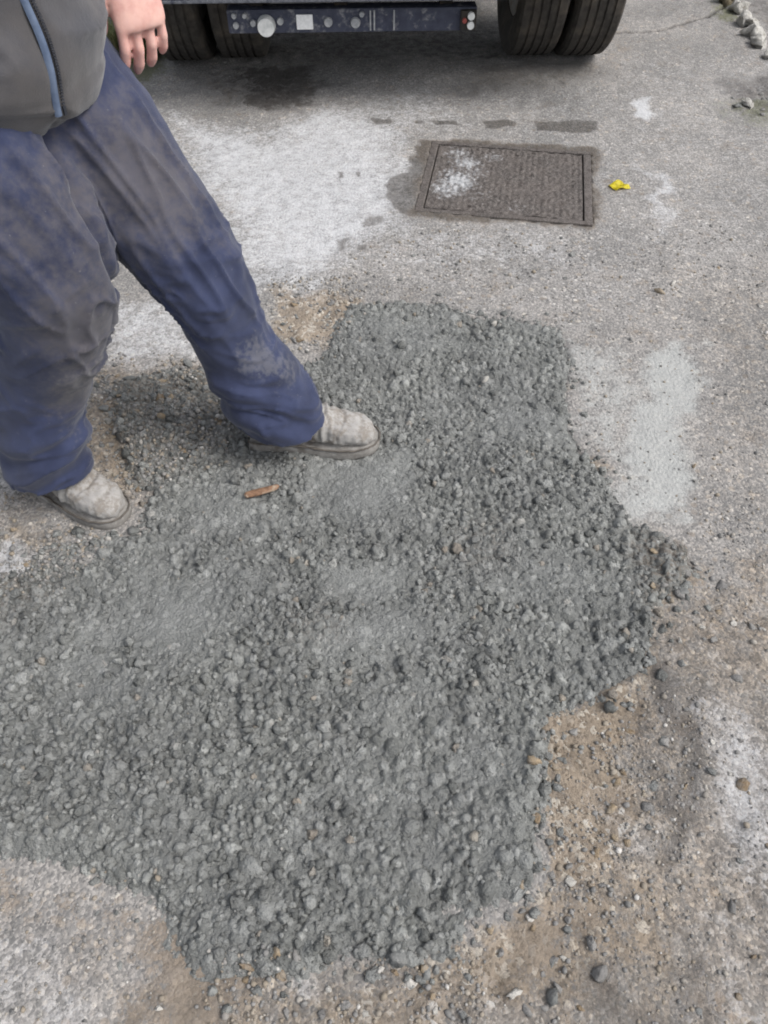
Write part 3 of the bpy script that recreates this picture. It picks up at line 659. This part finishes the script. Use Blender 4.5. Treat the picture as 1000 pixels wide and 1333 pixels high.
NAILM = mat_plain('finger_nail', (.55, .36, .31), (.62, .43, .38), 60, .35, .1)
for p, q_, th_, r_ in NAILS:
    b_ = np.cross(q_, th_); m4 = Matrix((list(th_ * r_ * .62) + [p[0]], list(q_ * .006) + [p[1]], list(b_ * r_ * .30) + [p[2]], [0, 0, 0, 1]))
    m4 = Matrix([[th_[k] * r_ * .62, q_[k] * .006, b_[k] * r_ * .30, p[k]] for k in range(3)] + [[0, 0, 0, 1]])
    bm = bmesh.new(); bmesh.ops.create_uvsphere(bm, u_segments=10, v_segments=8, radius=1, matrix=m4); obj('finger_nail', bm_mesh('finger_nail', bm, True), NAILM, body)
# hair, eyes
bm = bmesh.new()
tube_bm(bm, spline([(HD - UP * .03 - FWD * .03, .074, .078), (HD + UP * .03 - FWD * .018, .080, .092), (HD + UP * .075 - FWD * .012, .077, .094), (HD + UP * .112 - FWD * .012, .056, .074), (HD + UP * .134 - FWD * .012, .012, .016)], 4), 24, LEFT)
me = remesh(bm, .005, 3); v, n = get_vn(me); set_v(me, v + n * (.004 * fbm(v[:, 0] * 60, v[:, 1] * 60, v[:, 2] * 20, seed=5, octv=3))[:, None])
obj('hair', me, mat_plain('brown_hair', (.03, .02, .013), (.06, .042, .03), 120, .6, .5), person)
for s_ in (1, -1):
    bm = bmesh.new(); bmesh.ops.create_uvsphere(bm, u_segments=12, v_segments=8, radius=.011, matrix=Matrix.Translation(HD + FWD * .088 + LEFT * .031 * s_ + UP * .012))
    obj('eye', bm_mesh('eye', bm, True), mat_plain('eye_white', (.5, .48, .46), (.6, .58, .55), 30, .2, 0), person)

# boots
LEATHER = None
def mat_boot():
    M = Mat('dusty_leather'); n1 = M.noise(16, 5, .65); n2 = M.noise(80, 4, .65); n3 = M.noise(380, 3)
    c = M.mix(M.rng(n2, .3, .7), (.17, .12, .075), (.26, .19, .125))
    f = M.rng(M.math('ADD', M.attr('cement'), M.math('MULTIPLY', M.math('SUBTRACT', n1, .5), .8)), .15, .8)
    c = M.mix(M.math('MULTIPLY', f, .92), c, M.mix(M.rng(n1, .3, .7), (.24, .235, .228), (.33, .322, .308)))
    c = M.mix(M.math('MULTIPLY', M.rng(M.noise(30, 6, .75), .44, .60), .75), c, (.15, .128, .105)); c = M.mix(M.math('MULTIPLY', M.rng(n3, .58, .72), .35), c, (.14, .13, .12))
    M.bump(M.math('ADD', n2, n3), .4, .002); return M.out(c, .88)
LEATHER = mat_boot(); SOLE = mat_plain('cement_caked_rubber', (.14, .13, .118), (.25, .238, .22), 45, .9, .5, c3=(.10, .088, .075), s3=20)
WELT = mat_plain('dark_welt', (.06, .052, .045), (.12, .105, .09), 60, .9, .3)
def boot(heel, d, gz_, name):
    d = d / np.linalg.norm(d); a = math.atan2(d[1], d[0])
    e = empty(name, (heel[0], heel[1], gz_), a); e.parent = None
    # local: x from heel (0) to toe (.31), z up
    S = [(.0, .030, .070), (.03, .037, .115), (.08, .038, .125), (.13, .040, .118), (.17, .046, .098), (.21, .0495, .080), (.25, .0475, .070), (.28, .040, .062), (.298, .028, .050), (.306, .012, .036)]
    bm = bmesh.new()
    rings = []
    for (x_, w, h_) in S: rings.append((arr(x_, .004 * math.sin(x_ * 10), (.020 + h_) / 2 + .008), w, (h_ - .012) / 2, arr(1, 0, 0)))
    tube_bm(bm, rings, 28, arr(0, 1, 0), power=2.5)
    tube_bm(bm, spline([(arr(.062, 0, .07), .045, .036), (arr(.060, 0, .12), .046, .040), (arr(.052, 0, .20), .048, .046)], 4), 24, arr(1, 0, 0))
    me = remesh(bm, .0035, 4); v, n = get_vn(me)
    cre = .0040 * np.sin(v[:, 0] * 300 + v[:, 1] * 60 + 3 * fbm(v[:, 0] * 30, v[:, 1] * 30, seed=71, octv=2)) * np.exp(-((v[:, 0] - .185) / .018) ** 2) * (v[:, 2] > .05)
    cap = -.0034 * np.exp(-((v[:, 0] - .232 + .9 * v[:, 1] ** 2 * 8) / .0028) ** 2)
    seam = -.0025 * np.exp(-((v[:, 0] - .155 + .5 * (v[:, 2] - .05)) / .0025) ** 2)
    rand = seam + .0030 * fbm(v[:, 0] * 45, v[:, 1] * 45, v[:, 2] * 45, seed=73, octv=3)
    set_v(me, v + n * (cre + cap + rand)[:, None])
    set_attr(me, 'cement', np.clip(.25 + .75 * sstep(.13, .20, v[:, 0]) + .3 * sstep(.05, .09, v[:, 2]), 0, 1))
    up = obj('upper', me, LEATHER, e)
    # sole: foot outline, tread heel and forepart
    prof = [(.0, .034), (.02, .041), (.07, .042), (.13, .042), (.18, .051), (.22, .0545), (.26, .052), (.29, .043), (.307, .030), (.316, .012)]
    bm = bmesh.new(); out = [(x_, w) for x_, w in prof] + [(x_, -w) for x_, w in prof[::-1]]
    L0 = []; 
    for zz, k in ((-.004, .96), (.004, 1.0), (.018, 1.0), (.026, .95)):
        L0.append([bm.verts.new((.155 + (x_ - .155) * (1 + (k - 1) * .35), w * k, zz + (.006 * sstep(.24, .316, np.array(x_))))) for x_, w in out])
    nn = len(out)
    for p, q in zip(L0[:-1], L0[1:]):
        for k in range(nn): bm.faces.new((p[k], p[(k + 1) % nn], q[(k + 1) % nn], q[k]))
    bm.faces.new(L0[0][::-1]); bm.faces.new(L0[-1])
    bmesh.ops.recalc_face_normals(bm, faces=bm.faces)
    so = obj('sole', bm_mesh('sole', bm, True), SOLE, up)
    # welt stitching line
    bm = bmesh.new(); pts = [arr(x_, w * .985, .0275 + .006 * float(sstep(.24, .316, np.array(x_)))) for x_, w in prof] + [arr(x_, -w * .985, .0275 + .006 * float(sstep(.24, .316, np.array(x_)))) for x_, w in prof[::-1]]
    tube_bm(bm, [(p, .0022, .0022) for p in pts], 6, arr(0, 0, 1)); obj('welt', bm_mesh('welt', bm, True), WELT, up)
    # laces across the instep
    for k in range(3):
        x_ = .125 + .018 * k; h_ = .118 - .016 * k; bm = bmesh.new()
        tube_bm(bm, [(arr(x_ - .004, -.026, h_ - .016), .0025, .0025), (arr(x_, -.012, h_ - .001), .0028, .0028), (arr(x_ + .003, .012, h_ - .001), .0028, .0028), (arr(x_, .026, h_ - .016), .0025, .0025)], 8, arr(0, 0, 1))
        obj('lace', bm_mesh('lace', bm, True), SOLE, up)
    return e, up
for heel, d_, g_ in ((arr(-.326, 1.356), fL, GL), (arr(-.862, 1.250), fR, GR)):
    e, up = boot(heel, d_, g_ - .006, 'boot')
    up.name = 'boot'; up.parent = person; up.matrix_parent_inverse = Matrix.Identity(4)
    up.location = e.location; up.rotation_euler = e.rotation_euler; bpy.data.objects.remove(e)
    up['label'] = 'leather work boot caked with pale grey cement dust'

# ------------------------------------------------------------------ truck parked behind (rear end faces the camera)
truck = empty('parked_truck', (0.015, 3.91, 0), R_(-2.2)); 
truck.rotation_euler = (0, 0, R_(2.2))
tag(truck, 'dark blue truck with double rear wheels and muddy lamp bar parked beyond the manhole cover', 'truck')
RUB = mat_plain('dusty_tyre_rubber', (.028, .025, .022), (.055, .050, .044), 40, .9, .4, c3=(.095, .08, .064), s3=9, k3=(.45, .75))
NAVY = mat_plain('muddy_navy_paint', (.026, .030, .050), (.045, .050, .075), 25, .6, .2, c3=(.20, .20, .205), s3=34, k3=(.50, .74))
DARK = mat_plain('dark_chassis', (.02, .018, .016), (.045, .037, .03), 20, .85, .3, c3=(.07, .05, .035), s3=5)
STEEL = mat_plain('grey_wheel_steel', (.20, .19, .175), (.32, .30, .28), 30, .6, .2, c3=(.16, .12, .085), s3=12)
TR, TW = .365, .208
def wheel(xc):
    w = empty('rear_wheel', (0, 0, 0)); w.parent = truck; w.location = (xc, 0, TR - .004 + gz1(xc, 3.9))
    hw = TW / 2
    prof = [(.215, -hw * .75), (.30, -hw * 1.0), (.335, -hw * .99), (.352, -hw * .93), (.361, -hw * .84)]
    edges = np.linspace(-hw * .84, hw * .84, 6)
    for k in range(5):
        a, b = edges[k], edges[k + 1]; gsz = .0052
        prof += ([(.365, a + (gsz if k else 0))] + [(.365, b - gsz), (.359, b - gsz), (.359, b + gsz)] if k < 4 else [(.365, a + gsz)])
    prof += [(.361, hw * .84), (.352, hw * .93), (.335, hw * .99), (.30, hw * 1.0), (.215, hw * .75)]
    n_ = 72; V = []; Fc = []
    for k in range(n_):
        th = 2 * math.pi * k / n_
        V += [(x_, r_ * math.cos(th), r_ * math.sin(th)) for r_, x_ in prof]
    m = len(prof)
    for k in range(n_):
        for j in range(m):
            Fc.append((k * m + j, k * m + (j + 1) % m, ((k + 1) % n_) * m + (j + 1) % m, ((k + 1) % n_) * m + j))
    me = mesh_np('tyre', V, Fc, False); obj('tyre', me, RUB, w)
    bm = bmesh.new(); cyl(bm, (-hw * .7, 0, 0), (hw * .7, 0, 0), .222, 40); cyl(bm, (-hw * .75, 0, 0), (hw * .75, 0, 0), .10, 24)
    obj('rim', bm_mesh('rim', bm), STEEL, w); return w
for xc in (-.885, -.640, .630, .862): wheel(xc)
def tp(name, m, lo_, hi_, bev=.004, parent=None): return obj(name, box_mesh(name, lo_, hi_, bev), m, parent or truck)
bm = bmesh.new(); cyl(bm, (-.84, 0, .36), (.84, 0, .36), .055, 16); bmesh.ops.create_uvsphere(bm, u_segments=20, v_segments=12, radius=.16, matrix=Matrix.Translation((0, .02, .38)))
obj('rear_axle', bm_mesh('rear_axle', bm, True), DARK, truck)
for s_ in (-1, 1): tp('chassis_rail', DARK, (s_ * .40 - .035, -.42, .50), (s_ * .40 + .035, 4.2, .66))
tp('bed_floor', NAVY, (-1.03, -.58, .80), (1.02, 3.1, .88)); 
for s_ in (-1, 1): tp('side_board', NAVY, (s_ * 1.0 - .02, -.55, .885), (s_ * 1.0 + .02, 3.1, 1.32))
tg = tp('tail_platform', NAVY, (-1.06, -.665, .408), (.975, -.60, 1.30), .006)
for k in range(5): tp('platform_rib', NAVY, (-.95 + k * .42, -.682, .46), (-.90 + k * .42, -.666, 1.25), .003, tg)
tp('lower_lip', mat_plain('scuffed_grey_edge', (.06, .064, .075), (.12, .125, .14), 60, .6, .3, c3=(.03, .034, .05), s3=40), (-1.06, -.672, .398), (.975, -.64, .4075), .002, tg)
for s_ in (-1, 1): tp('hinge_arm', DARK, (s_ * .45 - .03, -.599, .41), (s_ * .45 + .03, -.40, .52))
tp('rear_crossmember', DARK, (-.40, -.55, .49), (.40, -.43, .60))
# underrun bar with lamps, plate and bolts
bar = tp('underrun_bar', NAVY, (-.630, -.60, .275), (.315, -.53, .355), .006)
WHT = mat_plain('white_plate', (.62, .62, .61), (.75, .75, .74), 90, .5, .1); LAMP = mat_plain('dusty_lamp_glass', (.42, .43, .42), (.62, .62, .60), 40, .25, .1); 
BOLT = mat_plain('dusty_bolt', (.20, .21, .22), (.36, .36, .36), 60, .6, .2); RED = mat_plain('dull_red_lamp', (.16, .035, .03), (.24, .06, .05), 40, .35, .1)
def disc(name, x_, z_, r, m, t=.012, parent=bar):
    bm = bmesh.new(); cyl(bm, (x_, -.602, z_), (x_, -.602 - t, z_), r, 24, r * .86); o = obj(name, bm_mesh(name, bm), m, parent); return o
lam = disc('reversing_lamp', -.485, .304, .036, LAMP, .03)
tp('reflector_plate', WHT, (-.370, -.608, .289), (-.308, -.6005, .339), .002, bar)
for x_, z_, r in ((-.615, .30, .010), (-.612, .268, .012), (-.545, .275, .012), (-.44, .28, .013), (-.255, .275, .017), (-.15, .272, .019), (-.575, .30, .009), (-.125, .30, .010)): disc('bolt', x_ * .98, z_ + .037, r, BOLT, .010)
for x_ in (-.09, -.075, .0): tp('stain_rib', BOLT, (x_ - .003, -.606, .282), (x_ + .003, -.6005, .349), .001, bar)
lb = tp('lamp_box', DARK, (.252, -.622, .283), (.312, -.6005, .349), .004, bar)
disc('small_lamp', .290, .333, .015, LAMP, .032, lb); disc('small_lamp', .290, .302, .015, LAMP, .032, lb); disc('small_lamp', .266, .318, .010, RED, .03, lb)
for x_ in (-.52, .2, -.20): tp('bar_bracket', DARK, (x_ - .025, -.56, .34), (x_ + .025, -.50, .52))
tp('mudguard', DARK, (-1.07, -.40, .775), (-.56, .42, .795)); tp('mudguard', DARK, (.56, -.40, .775), (1.07, .42, .795))
tp('exhaust_box', DARK, (-.35, .9, .30), (.05, 1.7, .48), .03); tp('fuel_tank', DARK, (.45, 1.2, .32), (.85, 2.0, .62), .04)
cab = tp('cab', NAVY, (-1.0, 3.25, .45), (1.0, 4.9, 2.25), .06)
tp('rear_window', mat_plain('dark_glass', (.02, .022, .025), (.03, .032, .035), 5, .1, 0), (-.6, 3.235, 1.45), (.6, 3.2495, 1.95), .004, cab)
for s_ in (-1, 1):
    fw = empty('front_wheel'); fw.parent = truck; fw.location = (s_ * .86, 3.9, TR)
    for ch in [o for o in truck.children if o.name.startswith('rear_wheel')][0].children:
        c_ = ch.copy(); C.objects.link(c_); c_.parent = fw

# ------------------------------------------------------------------ manhole
mz = -.004 + float(np.median(gz(np.array([p[0] for p in MH]), np.array([p[1] for p in MH])))) + .004
mh = empty('manhole_cover', (mhc[0], mhc[1], mz), mh_rot)
tag(mh, 'rusty rectangular iron manhole cover with raised tread and white cement splashes', 'manhole cover')
M = Mat('rusty_iron'); n1 = M.noise(9, 5, .65); n2 = M.noise(60, 4, .65); n3 = M.noise(260, 3)
c = M.mix(M.rng(n1, .3, .7), (.042, .036, .033), (.076, .063, .056)); c = M.mix(M.rng(n2, .45, .7), c, (.10, .086, .077))
c = M.mix(M.math('MULTIPLY', M.rng(n3, .4, .7), .6), c, (.23, .21, .195)); c = M.mix(M.rng(M.noise(28, 4, .7), .52, .7), c, (.055, .045, .04))
spl = M.math('ADD', M.attr('splash'), M.math('MULTIPLY', M.math('SUBTRACT', n2, .5), 1.7)); c = M.mix(M.math('MULTIPLY', M.rng(spl, .30, 1.0), .75), c, M.mix(n3, (.36, .37, .38), (.54, .55, .56)))
M.bump(M.math('ADD', n2, n3), .5, .003); M.b.inputs['Metallic'].default_value = .15; IRON = M.out(c, .72)
hw, hd, fw_ = MHW / 2, MHD / 2, .022
for lo_, hi_ in (((-hw, hd - fw_, -.09), (hw, hd, .003)), ((-hw, -hd, -.09), (hw, -hd + fw_, .003)), ((-hw, -hd + fw_, -.09), (-hw + fw_ * 1.25, hd - fw_, .0025)), ((hw - fw_ * 1.25, -hd + fw_, -.09), (hw, hd - fw_, .0025))):
    obj('frame_bar', box_mesh('frame_bar', lo_, hi_, .003), IRON, mh)
def splash(xx, yy):
    o = np.zeros_like(xx)
    for cx_, cy_, r_, s_ in ((-.175, -.03, .085, .9), (-.20, -.09, .08, .75), (-.155, .11, .07, .75), (-.19, .18, .07, .6), (-.06, .17, .05, .55), (-.20, .03, .06, .6), (-.12, .05, .07, .55), (-.10, -.12, .10, .35), (.05, -.19, .06, .35)):
        o = np.maximum(o, s_ * np.exp(-((xx - cx_) ** 2 + (yy - cy_) ** 2) / r_ ** 2))
    return o
gx0, gy0 = hw - fw_ * 1.25 - .0045, hd - fw_ - .0045
uu = np.arange(-gx0, gx0 + .001, .0035); vv = np.arange(-gy0, gy0 + .001, .0035); UU, VV = np.meshgrid(uu, vv)
cell = .021; cu = np.floor(UU / cell); cv = np.floor(VV / cell); fu = (UU / cell - cu - .5) * cell; fv = (VV / cell - cv - .5) * cell
flip = ((cu + cv) % 2) > 0; L1 = np.where(flip, fu + fv, fu - fv) / 1.414; L2 = np.where(flip, fu - fv, fu + fv) / 1.414
lug = sstep(1.15, .75, np.sqrt((L1 / .0105) ** 2 + (L2 / .0042) ** 2)) * .0042
rim = (np.abs(UU) > gx0 - .014) | (np.abs(VV) > gy0 - .014); lug = np.where(rim, .003, lug)
key = ((np.abs(np.abs(UU) - gx0 + .045) < .012) & (np.abs(VV) < .008)); lug = np.where(key, -.012, lug)
wear = fbm(UU.ravel() * 14, VV.ravel() * 14, seed=95, octv=4).reshape(UU.shape); lug = lug * np.where(lug > 0, np.clip(.55 - .6 * wear, .12, 1), 1)
lug += .0022 * fbm(UU.ravel() * 75, VV.ravel() * 75, seed=91, octv=3).reshape(UU.shape) - .002
ii = np.arange(UU.size).reshape(UU.shape); Fq = np.stack([ii[:-1, :-1], ii[:-1, 1:], ii[1:, 1:], ii[1:, :-1]], -1).reshape(-1, 4)
me = mesh_np('cover_plate', np.stack([UU.ravel(), VV.ravel(), lug.ravel()], -1), Fq, True, {'splash': splash(UU.ravel(), VV.ravel())})
obj('cover_plate', me, IRON, mh)
bm = bmesh.new(); box(bm, (-gx0, -gy0, -.04), (gx0, gy0, -.006)); obj('plate_body', bm_mesh('plate_body', bm), IRON, mh)

# ------------------------------------------------------------------ loose stones, gravel, rocks
GREY = mat_stone('grey_stone', (.16, .155, .15), (.27, .26, .245)); OCHRE = mat_stone('ochre_stone', (.20, .145, .09), (.32, .25, .165)); PALE = mat_stone('pale_chip', (.42, .40, .36), (.60, .57, .52))
CRUMB = mat_stone('concrete_crumb', (.13, .134, .129), (.21, .214, .206))
KV, KF = lump_variants(2, 8, .5, 23, .15, 2.0)
kme = {}
for nm, m_ in (('g', GREY), ('o', OCHRE), ('p', PALE), ('c', CRUMB)):
    kme[nm] = [mesh_np('stone', v_, KF, True) for v_ in KV]
    for q_ in kme[nm]: q_.materials.append(m_)
KIND = {'g': ('stone', 'small dusty grey stone'), 'o': ('stone', 'small ochre-brown stone'), 'p': ('stone', 'small pale whitish stone chip'), 'c': ('concrete crumb', 'dark grey crumb of wet concrete')}
def stone(xx, yy, r, k, where, sq=.75, label=None):
    zz = float(surf(xx, yy)[0]); o = obj('stone' if k != 'c' else 'concrete_crumb', kme[k][random.randrange(8)], None)
    o.location = (xx, yy, zz + r * sq * random.uniform(-.1, .22)); o.scale = (r, r * random.uniform(.6, 1), r * sq); o.rotation_euler = (random.uniform(-.5, .5), random.uniform(-.5, .5), random.uniform(0, 6.28))
    return tag(o, label or KIND[k][1] + ' ' + where, KIND[k][0], None if label else KIND[k][0] + 's ' + where)
def zone(where, pts, n_, kinds, r0, r1):
    P = gpoly(pts); A_ = np.array(P); c_ = 0
    while c_ < n_:
        xx, yy = random.uniform(A_[:, 0].min(), A_[:, 0].max()), random.uniform(A_[:, 1].min(), A_[:, 1].max())
        if poly_sd(P, np.array([xx]), np.array([yy]))[0] < 0: continue
        stone(xx, yy, random.uniform(r0, r1) * random.choice((.7, 1, 1, 1.2)), random.choice(kinds), where, random.uniform(.5, .85)); c_ += 1
zone('on the brown dug earth beside the straight concrete edge', [(712, 945), (850, 890), (900, 1000), (880, 1200), (800, 1330), (640, 1330), (620, 1210), (700, 1150)], 46, 'gggoocp', .006, .0105)
zone('spilled against the straight concrete edge', [(705, 940), (740, 935), (730, 1150), (640, 1230), (605, 1235), (690, 1140)], 26, 'cccco', .006, .011)
zone('at the crumbling outer end of the concrete', [(330, 1240), (600, 1250), (640, 1330), (300, 1330)], 30, 'cccgopo', .005, .010)
zone('on the pale cement-dusted ground past the dug earth', [(880, 780), (1000, 720), (1000, 1330), (910, 1330), (890, 1000)], 26, 'ggocp', .005, .009)
zone('in the brown gravel between the two boots', [(130, 480), (290, 470), (300, 560), (180, 640), (130, 600)], 58, 'gogocc', .009, .015)
zone('by the pointed side spur of the concrete', [(820, 695), (900, 715), (915, 760), (850, 800)], 20, 'ccgo', .007, .013)
zone('on the bare asphalt past the curved concrete edge', [(10, 1120), (210, 1190), (260, 1330), (0, 1330)], 14, 'ggpc', .004, .006)
zone('between the manhole cover and the concrete', [(560, 300), (760, 310), (740, 370), (480, 380)], 20, 'cccg', .006, .010)
zone('near the boot toe at the dusty end of the concrete', [(-10, 690), (110, 680), (70, 740), (0, 760)], 10, 'gpo', .007, .012)
zone('on the ochre sand behind the striding leg', [(350, 380), (450, 375), (430, 450), (380, 450)], 12, 'cgo', .007, .011)
zone('on the asphalt beyond the grey cement smear', [(780, 330), (1000, 330), (1000, 640), (900, 680), (900, 460)], 20, 'gop', .004, .007)
for px, py, r, k, lb_ in ((631, 500, .013, 'p', 'pale stone sitting alone on the concrete near its square corner'), (643, 424, .011, 'p', 'pale stone on the concrete next to the cut asphalt edge'), (521, 1246, .018, 'c', 'large flat dark lump of concrete at the outer end of the patch'), (558, 1232, .013, 'c', 'upright grey lump beside the large flat concrete lump'),
                     (742, 1147, .010, 'p', 'cream pebble on ochre sand off the concrete corner'), (795, 1052, .013, 'o', 'rounded brown stone half sunk in the brown earth'), (842, 1053, .013, 'g', 'rounded grey stone between brown earth and pale dust'), (781, 1267, .015, 'g', 'longest grey stone of the small heap on the earth'), (770, 1230, .012, 'g', 'grey stone above the longest one of the small heap'), (965, 1026, .014, 'o', 'big ochre stone on the whitest cement dust'),
                     (938, 765, .014, 'g', 'single grey stone on asphalt beyond the concrete spur'), (953, 1183, .012, 'g', 'single grey stone on the pale dusty ground'), (860, 380, .016, 'o', 'ochre stone touching a pale one on the asphalt'), (877, 368, .012, 'p', 'pale stone touching an ochre one on the asphalt'), (990, 370, .02, 'g', 'largest grey stone on the open asphalt'), (690, 998, .014, 'o', 'brown stone stuck in the straight edge of the concrete'), (719, 1300, .016, 'c', 'largest crumb of concrete on the ochre sand')):
    p = G(px, py); stone(p[0], p[1], r, k, '', .75, lb_)
# fine grit nobody could count
pts = []
for poly_, n_, r_ in (([(706, 935), (850, 880), (915, 930), (890, 1120), (900, 1340), (600, 1340), (610, 1210), (700, 1150)], 1300, .0028), ([(280, 1235), (620, 1240), (640, 1340), (250, 1340)], 450, .0030), ([(880, 700), (1010, 650), (1010, 1340), (890, 1340)], 900, .0026),
                      ([(130, 470), (300, 460), (310, 590), (170, 650), (120, 640)], 1300, .0042), ([(0, 1110), (130, 1130), (240, 1200), (200, 1340), (0, 1340)], 260, .0022), ([(0, 640), (150, 690), (80, 760), (0, 780)], 500, .0035),
                      ([(750, 300), (1010, 280), (1010, 700), (900, 700), (760, 600)], 800, .0028), ([(350, 370), (480, 360), (430, 460), (370, 460)], 400, .0040), ([(480, 290), (780, 300), (745, 425), (450, 395)], 500, .0032)):
    P = gpoly(poly_); A_ = np.array(P); xx = rng.uniform(A_[:, 0].min(), A_[:, 0].max(), n_ * 3); yy = rng.uniform(A_[:, 1].min(), A_[:, 1].max(), n_ * 3)
    k_ = (poly_sd(P, xx, yy) + .03 * rng.normal(size=n_ * 3) > 0) & (fbm(xx * 9, yy * 9, seed=400, octv=3) + .6 * rng.normal(size=n_ * 3) > 0); xx, yy = xx[k_][:n_], yy[k_][:n_]
    pts.append(np.stack([xx, yy, np.clip(np.exp(rng.normal(math.log(r_), .4, len(xx))), .0015, .008)], -1))
pts = np.concatenate(pts); gzv = surf(pts[:, 0], pts[:, 1])
M = Mat('mixed_grit'); c = M.ramp(M.attr('tint'), [(0, (.16, .157, .15)), (.5, (.23, .222, .212)), (.65, (.235, .20, .155)), (.85, (.28, .245, .20)), (.96, (.34, .325, .30)), (1, (.48, .46, .43))]); n_ = M.noise(400, 3)
M.bump(n_, .5, .002); GRIT = M.out(M.mix(M.math('MULTIPLY', n_, .4), c, M.mix(1.0, c, g3(.5), 'MULTIPLY')), .9)
GV, GF = lump_variants(1, 8, .35, 61, .1, 1.6)
tag(obj('grit', scatter_mesh('grit', np.stack([pts[:, 0], pts[:, 1], gzv + pts[:, 2] * .15], -1), pts[:, 2], GV, GF, rng.random(len(pts))), GRIT), 'fine loose grit and gravel strewn round the edges of the concrete', 'gravel', kind='stuff')

# edging rocks at the roadside, stick, yellow scrap, weeds
ROCK = mat_plain('pale_limestone', (.42, .40, .36), (.62, .60, .56), 4, .9, .7, bdist=.02, c3=(.22, .19, .14), s3=2.5, k3=(.55, .72)); ROCKM = mat_plain('mossy_rock', (.16, .135, .09), (.27, .225, .15), 4, .9, .7, bdist=.02, c3=(.08, .09, .04), s3=3)
RV, RF = lump_variants(3, 6, .7, 43, .25, 1.5)
for px, py, sx, sy, sz, m_, lb_, rz in ((948, 4, .06, .06, .06, ROCKM, 'brown mossy rock at the head of the roadside stone row', .3), (960, 14, .045, .075, .045, ROCK, 'cream rock touching the mossy one in the roadside stone row', .5), (971, 32, .055, .075, .05, ROCK, 'largest jagged white rock of the roadside stone row', .6),
                                        (980, 47, .045, .05, .045, ROCK, 'white rock next to the largest one in the roadside row', .4), (988, 60, .042, .055, .04, ROCK, 'white rock next to the small end chip of the row', .5), (998, 76, .025, .035, .025, ROCK, 'small white end chip of the roadside stone row', 1.4), (974, 138, .028, .035, .022, ROCK, 'single small white rock on the dark soil', .6)):
    p = G(px, py); me = mesh_np('rock', RV[random.randrange(6)], RF, True); o = obj('roadside_rock', me, m_)
    o.location = (p[0], p[1], gz1(p[0], p[1]) + sz * .35); o.scale = (sx, sy, sz); o.rotation_euler = (.1, .2, rz); tag(o, lb_, 'rock', 'rocks along the roadside')
zone('on the dark soil by the single white rock', [(940, 105), (1000, 100), (1000, 155), (960, 150)], 14, 'gcc', .008, .016)
p = G(343, 651); zz = float(surf(p[0], p[1])[0]); bm = bmesh.new()
tube_bm(bm, [(arr(-.040, -.004, 0), .004, .003), (arr(-.036, -.003, .001), .0085, .006), (arr(-.012, -.001, .002), .0095, .0068), (arr(.010, .002, .002), .0085, .0062), (arr(.028, .004, .003), .008, .006), (arr(.036, .007, .003), .0065, .005), (arr(.041, .008, .004), .002, .002)], 10, (0, 1, 0))
o = obj('wood_stick', bm_mesh('wood_stick', bm, False), mat_plain('wet_brown_wood', (.12, .068, .04), (.24, .135, .08), 90, .8, .9, c3=(.30, .24, .18), s3=60), loc=(p[0], p[1], zz + .012)); o.rotation_euler = (0, 0, R_(12)); tag(o, 'short broken brown stick lying on the fresh concrete', 'stick')
p = G(806, 244); bm = bmesh.new(); nxx = 9
vs = [[bm.verts.new(((i / (nxx - 1) - .5) * .062, (j / (nxx - 1) - .5) * .05, .007 + .0035 * math.sin(i * .8 + j * .5) + .003 * math.cos(j * 1.0 - i * .3) - .006 * (abs(i - 4) / 4) ** 2)) for i in range(nxx)] for j in range(nxx)]
for j in range(nxx - 1):
    for i in range(nxx - 1): bm.faces.new((vs[j][i], vs[j][i + 1], vs[j + 1][i + 1], vs[j + 1][i]))
bmesh.ops.solidify(bm, geom=bm.faces, thickness=.0012)
o = obj('wrapper', bm_mesh('wrapper', bm), mat_plain('yellow_plastic', (.60, .50, .02), (.74, .64, .05), 30, .45, .1), loc=(p[0], p[1], gz1(p[0], p[1]) + .002)); o.rotation_euler = (0, 0, .4); tag(o, 'crumpled bright yellow plastic scrap beside the manhole cover', 'litter')
LEAF = [mat_plain('weed_leaf', (.10, .115, .04), (.20, .205, .085), 25, .7, .1), mat_plain('dry_weed_leaf', (.24, .22, .11), (.36, .33, .19), 25, .8, .1)]
def weed(cx_, cy_, rad, n_, hmax, label):
    e = empty('weed_tuft', (cx_, cy_, gz1(cx_, cy_))); tag(e, label, 'weed', 'weed tufts')
    for mi in (0, 1):
        V = []; Fc = []
        for k in range(n_ // (1 + 2 * mi)):
            a = random.uniform(0, 6.28); r = rad * math.sqrt(random.random()); bx, by = r * math.cos(a), r * math.sin(a); h_ = hmax * random.uniform(.35, 1); ln = random.uniform(.3, 1.0); dx, dy = math.cos(a + random.uniform(-.8, .8)) * ln * h_, math.sin(a + random.uniform(-.8, .8)) * ln * h_; w = random.uniform(.004, .009); wx_, wy_ = -dy / (ln * h_) * w, dx / (ln * h_) * w; b0 = len(V)
            for t in (0, .35, .7, 1):
                ww = (1 - t) ** .7 * (1 if t else .6); V += [(bx + dx * t * t + wx_ * ww, by + dy * t * t + wy_ * ww, h_ * (t - .25 * t * t)), (bx + dx * t * t - wx_ * ww, by + dy * t * t - wy_ * ww, h_ * (t - .25 * t * t))]
            for q_ in range(3): Fc.append((b0 + 2 * q_, b0 + 2 * q_ + 1, b0 + 2 * q_ + 3, b0 + 2 * q_ + 2))
        o = obj('green_blades' if mi == 0 else 'dry_blades', mesh_np('blades', V, Fc, True), LEAF[mi], e); o['kind'] = 'stuff'
for px, py, rad, n_, h_, lb_ in ((178, 72, .11, 260, .14, 'yellow-green weed tuft beside the truck wheel, nearest the tyre'), (150, 62, .13, 260, .16, 'yellow-green weed tuft behind the person in the blue trousers'), (190, 25, .10, 180, .14, 'shaded weed tuft alongside the truck wheel')):
    p = G(px, py); weed(p[0], p[1], rad, n_, h_, lb_)
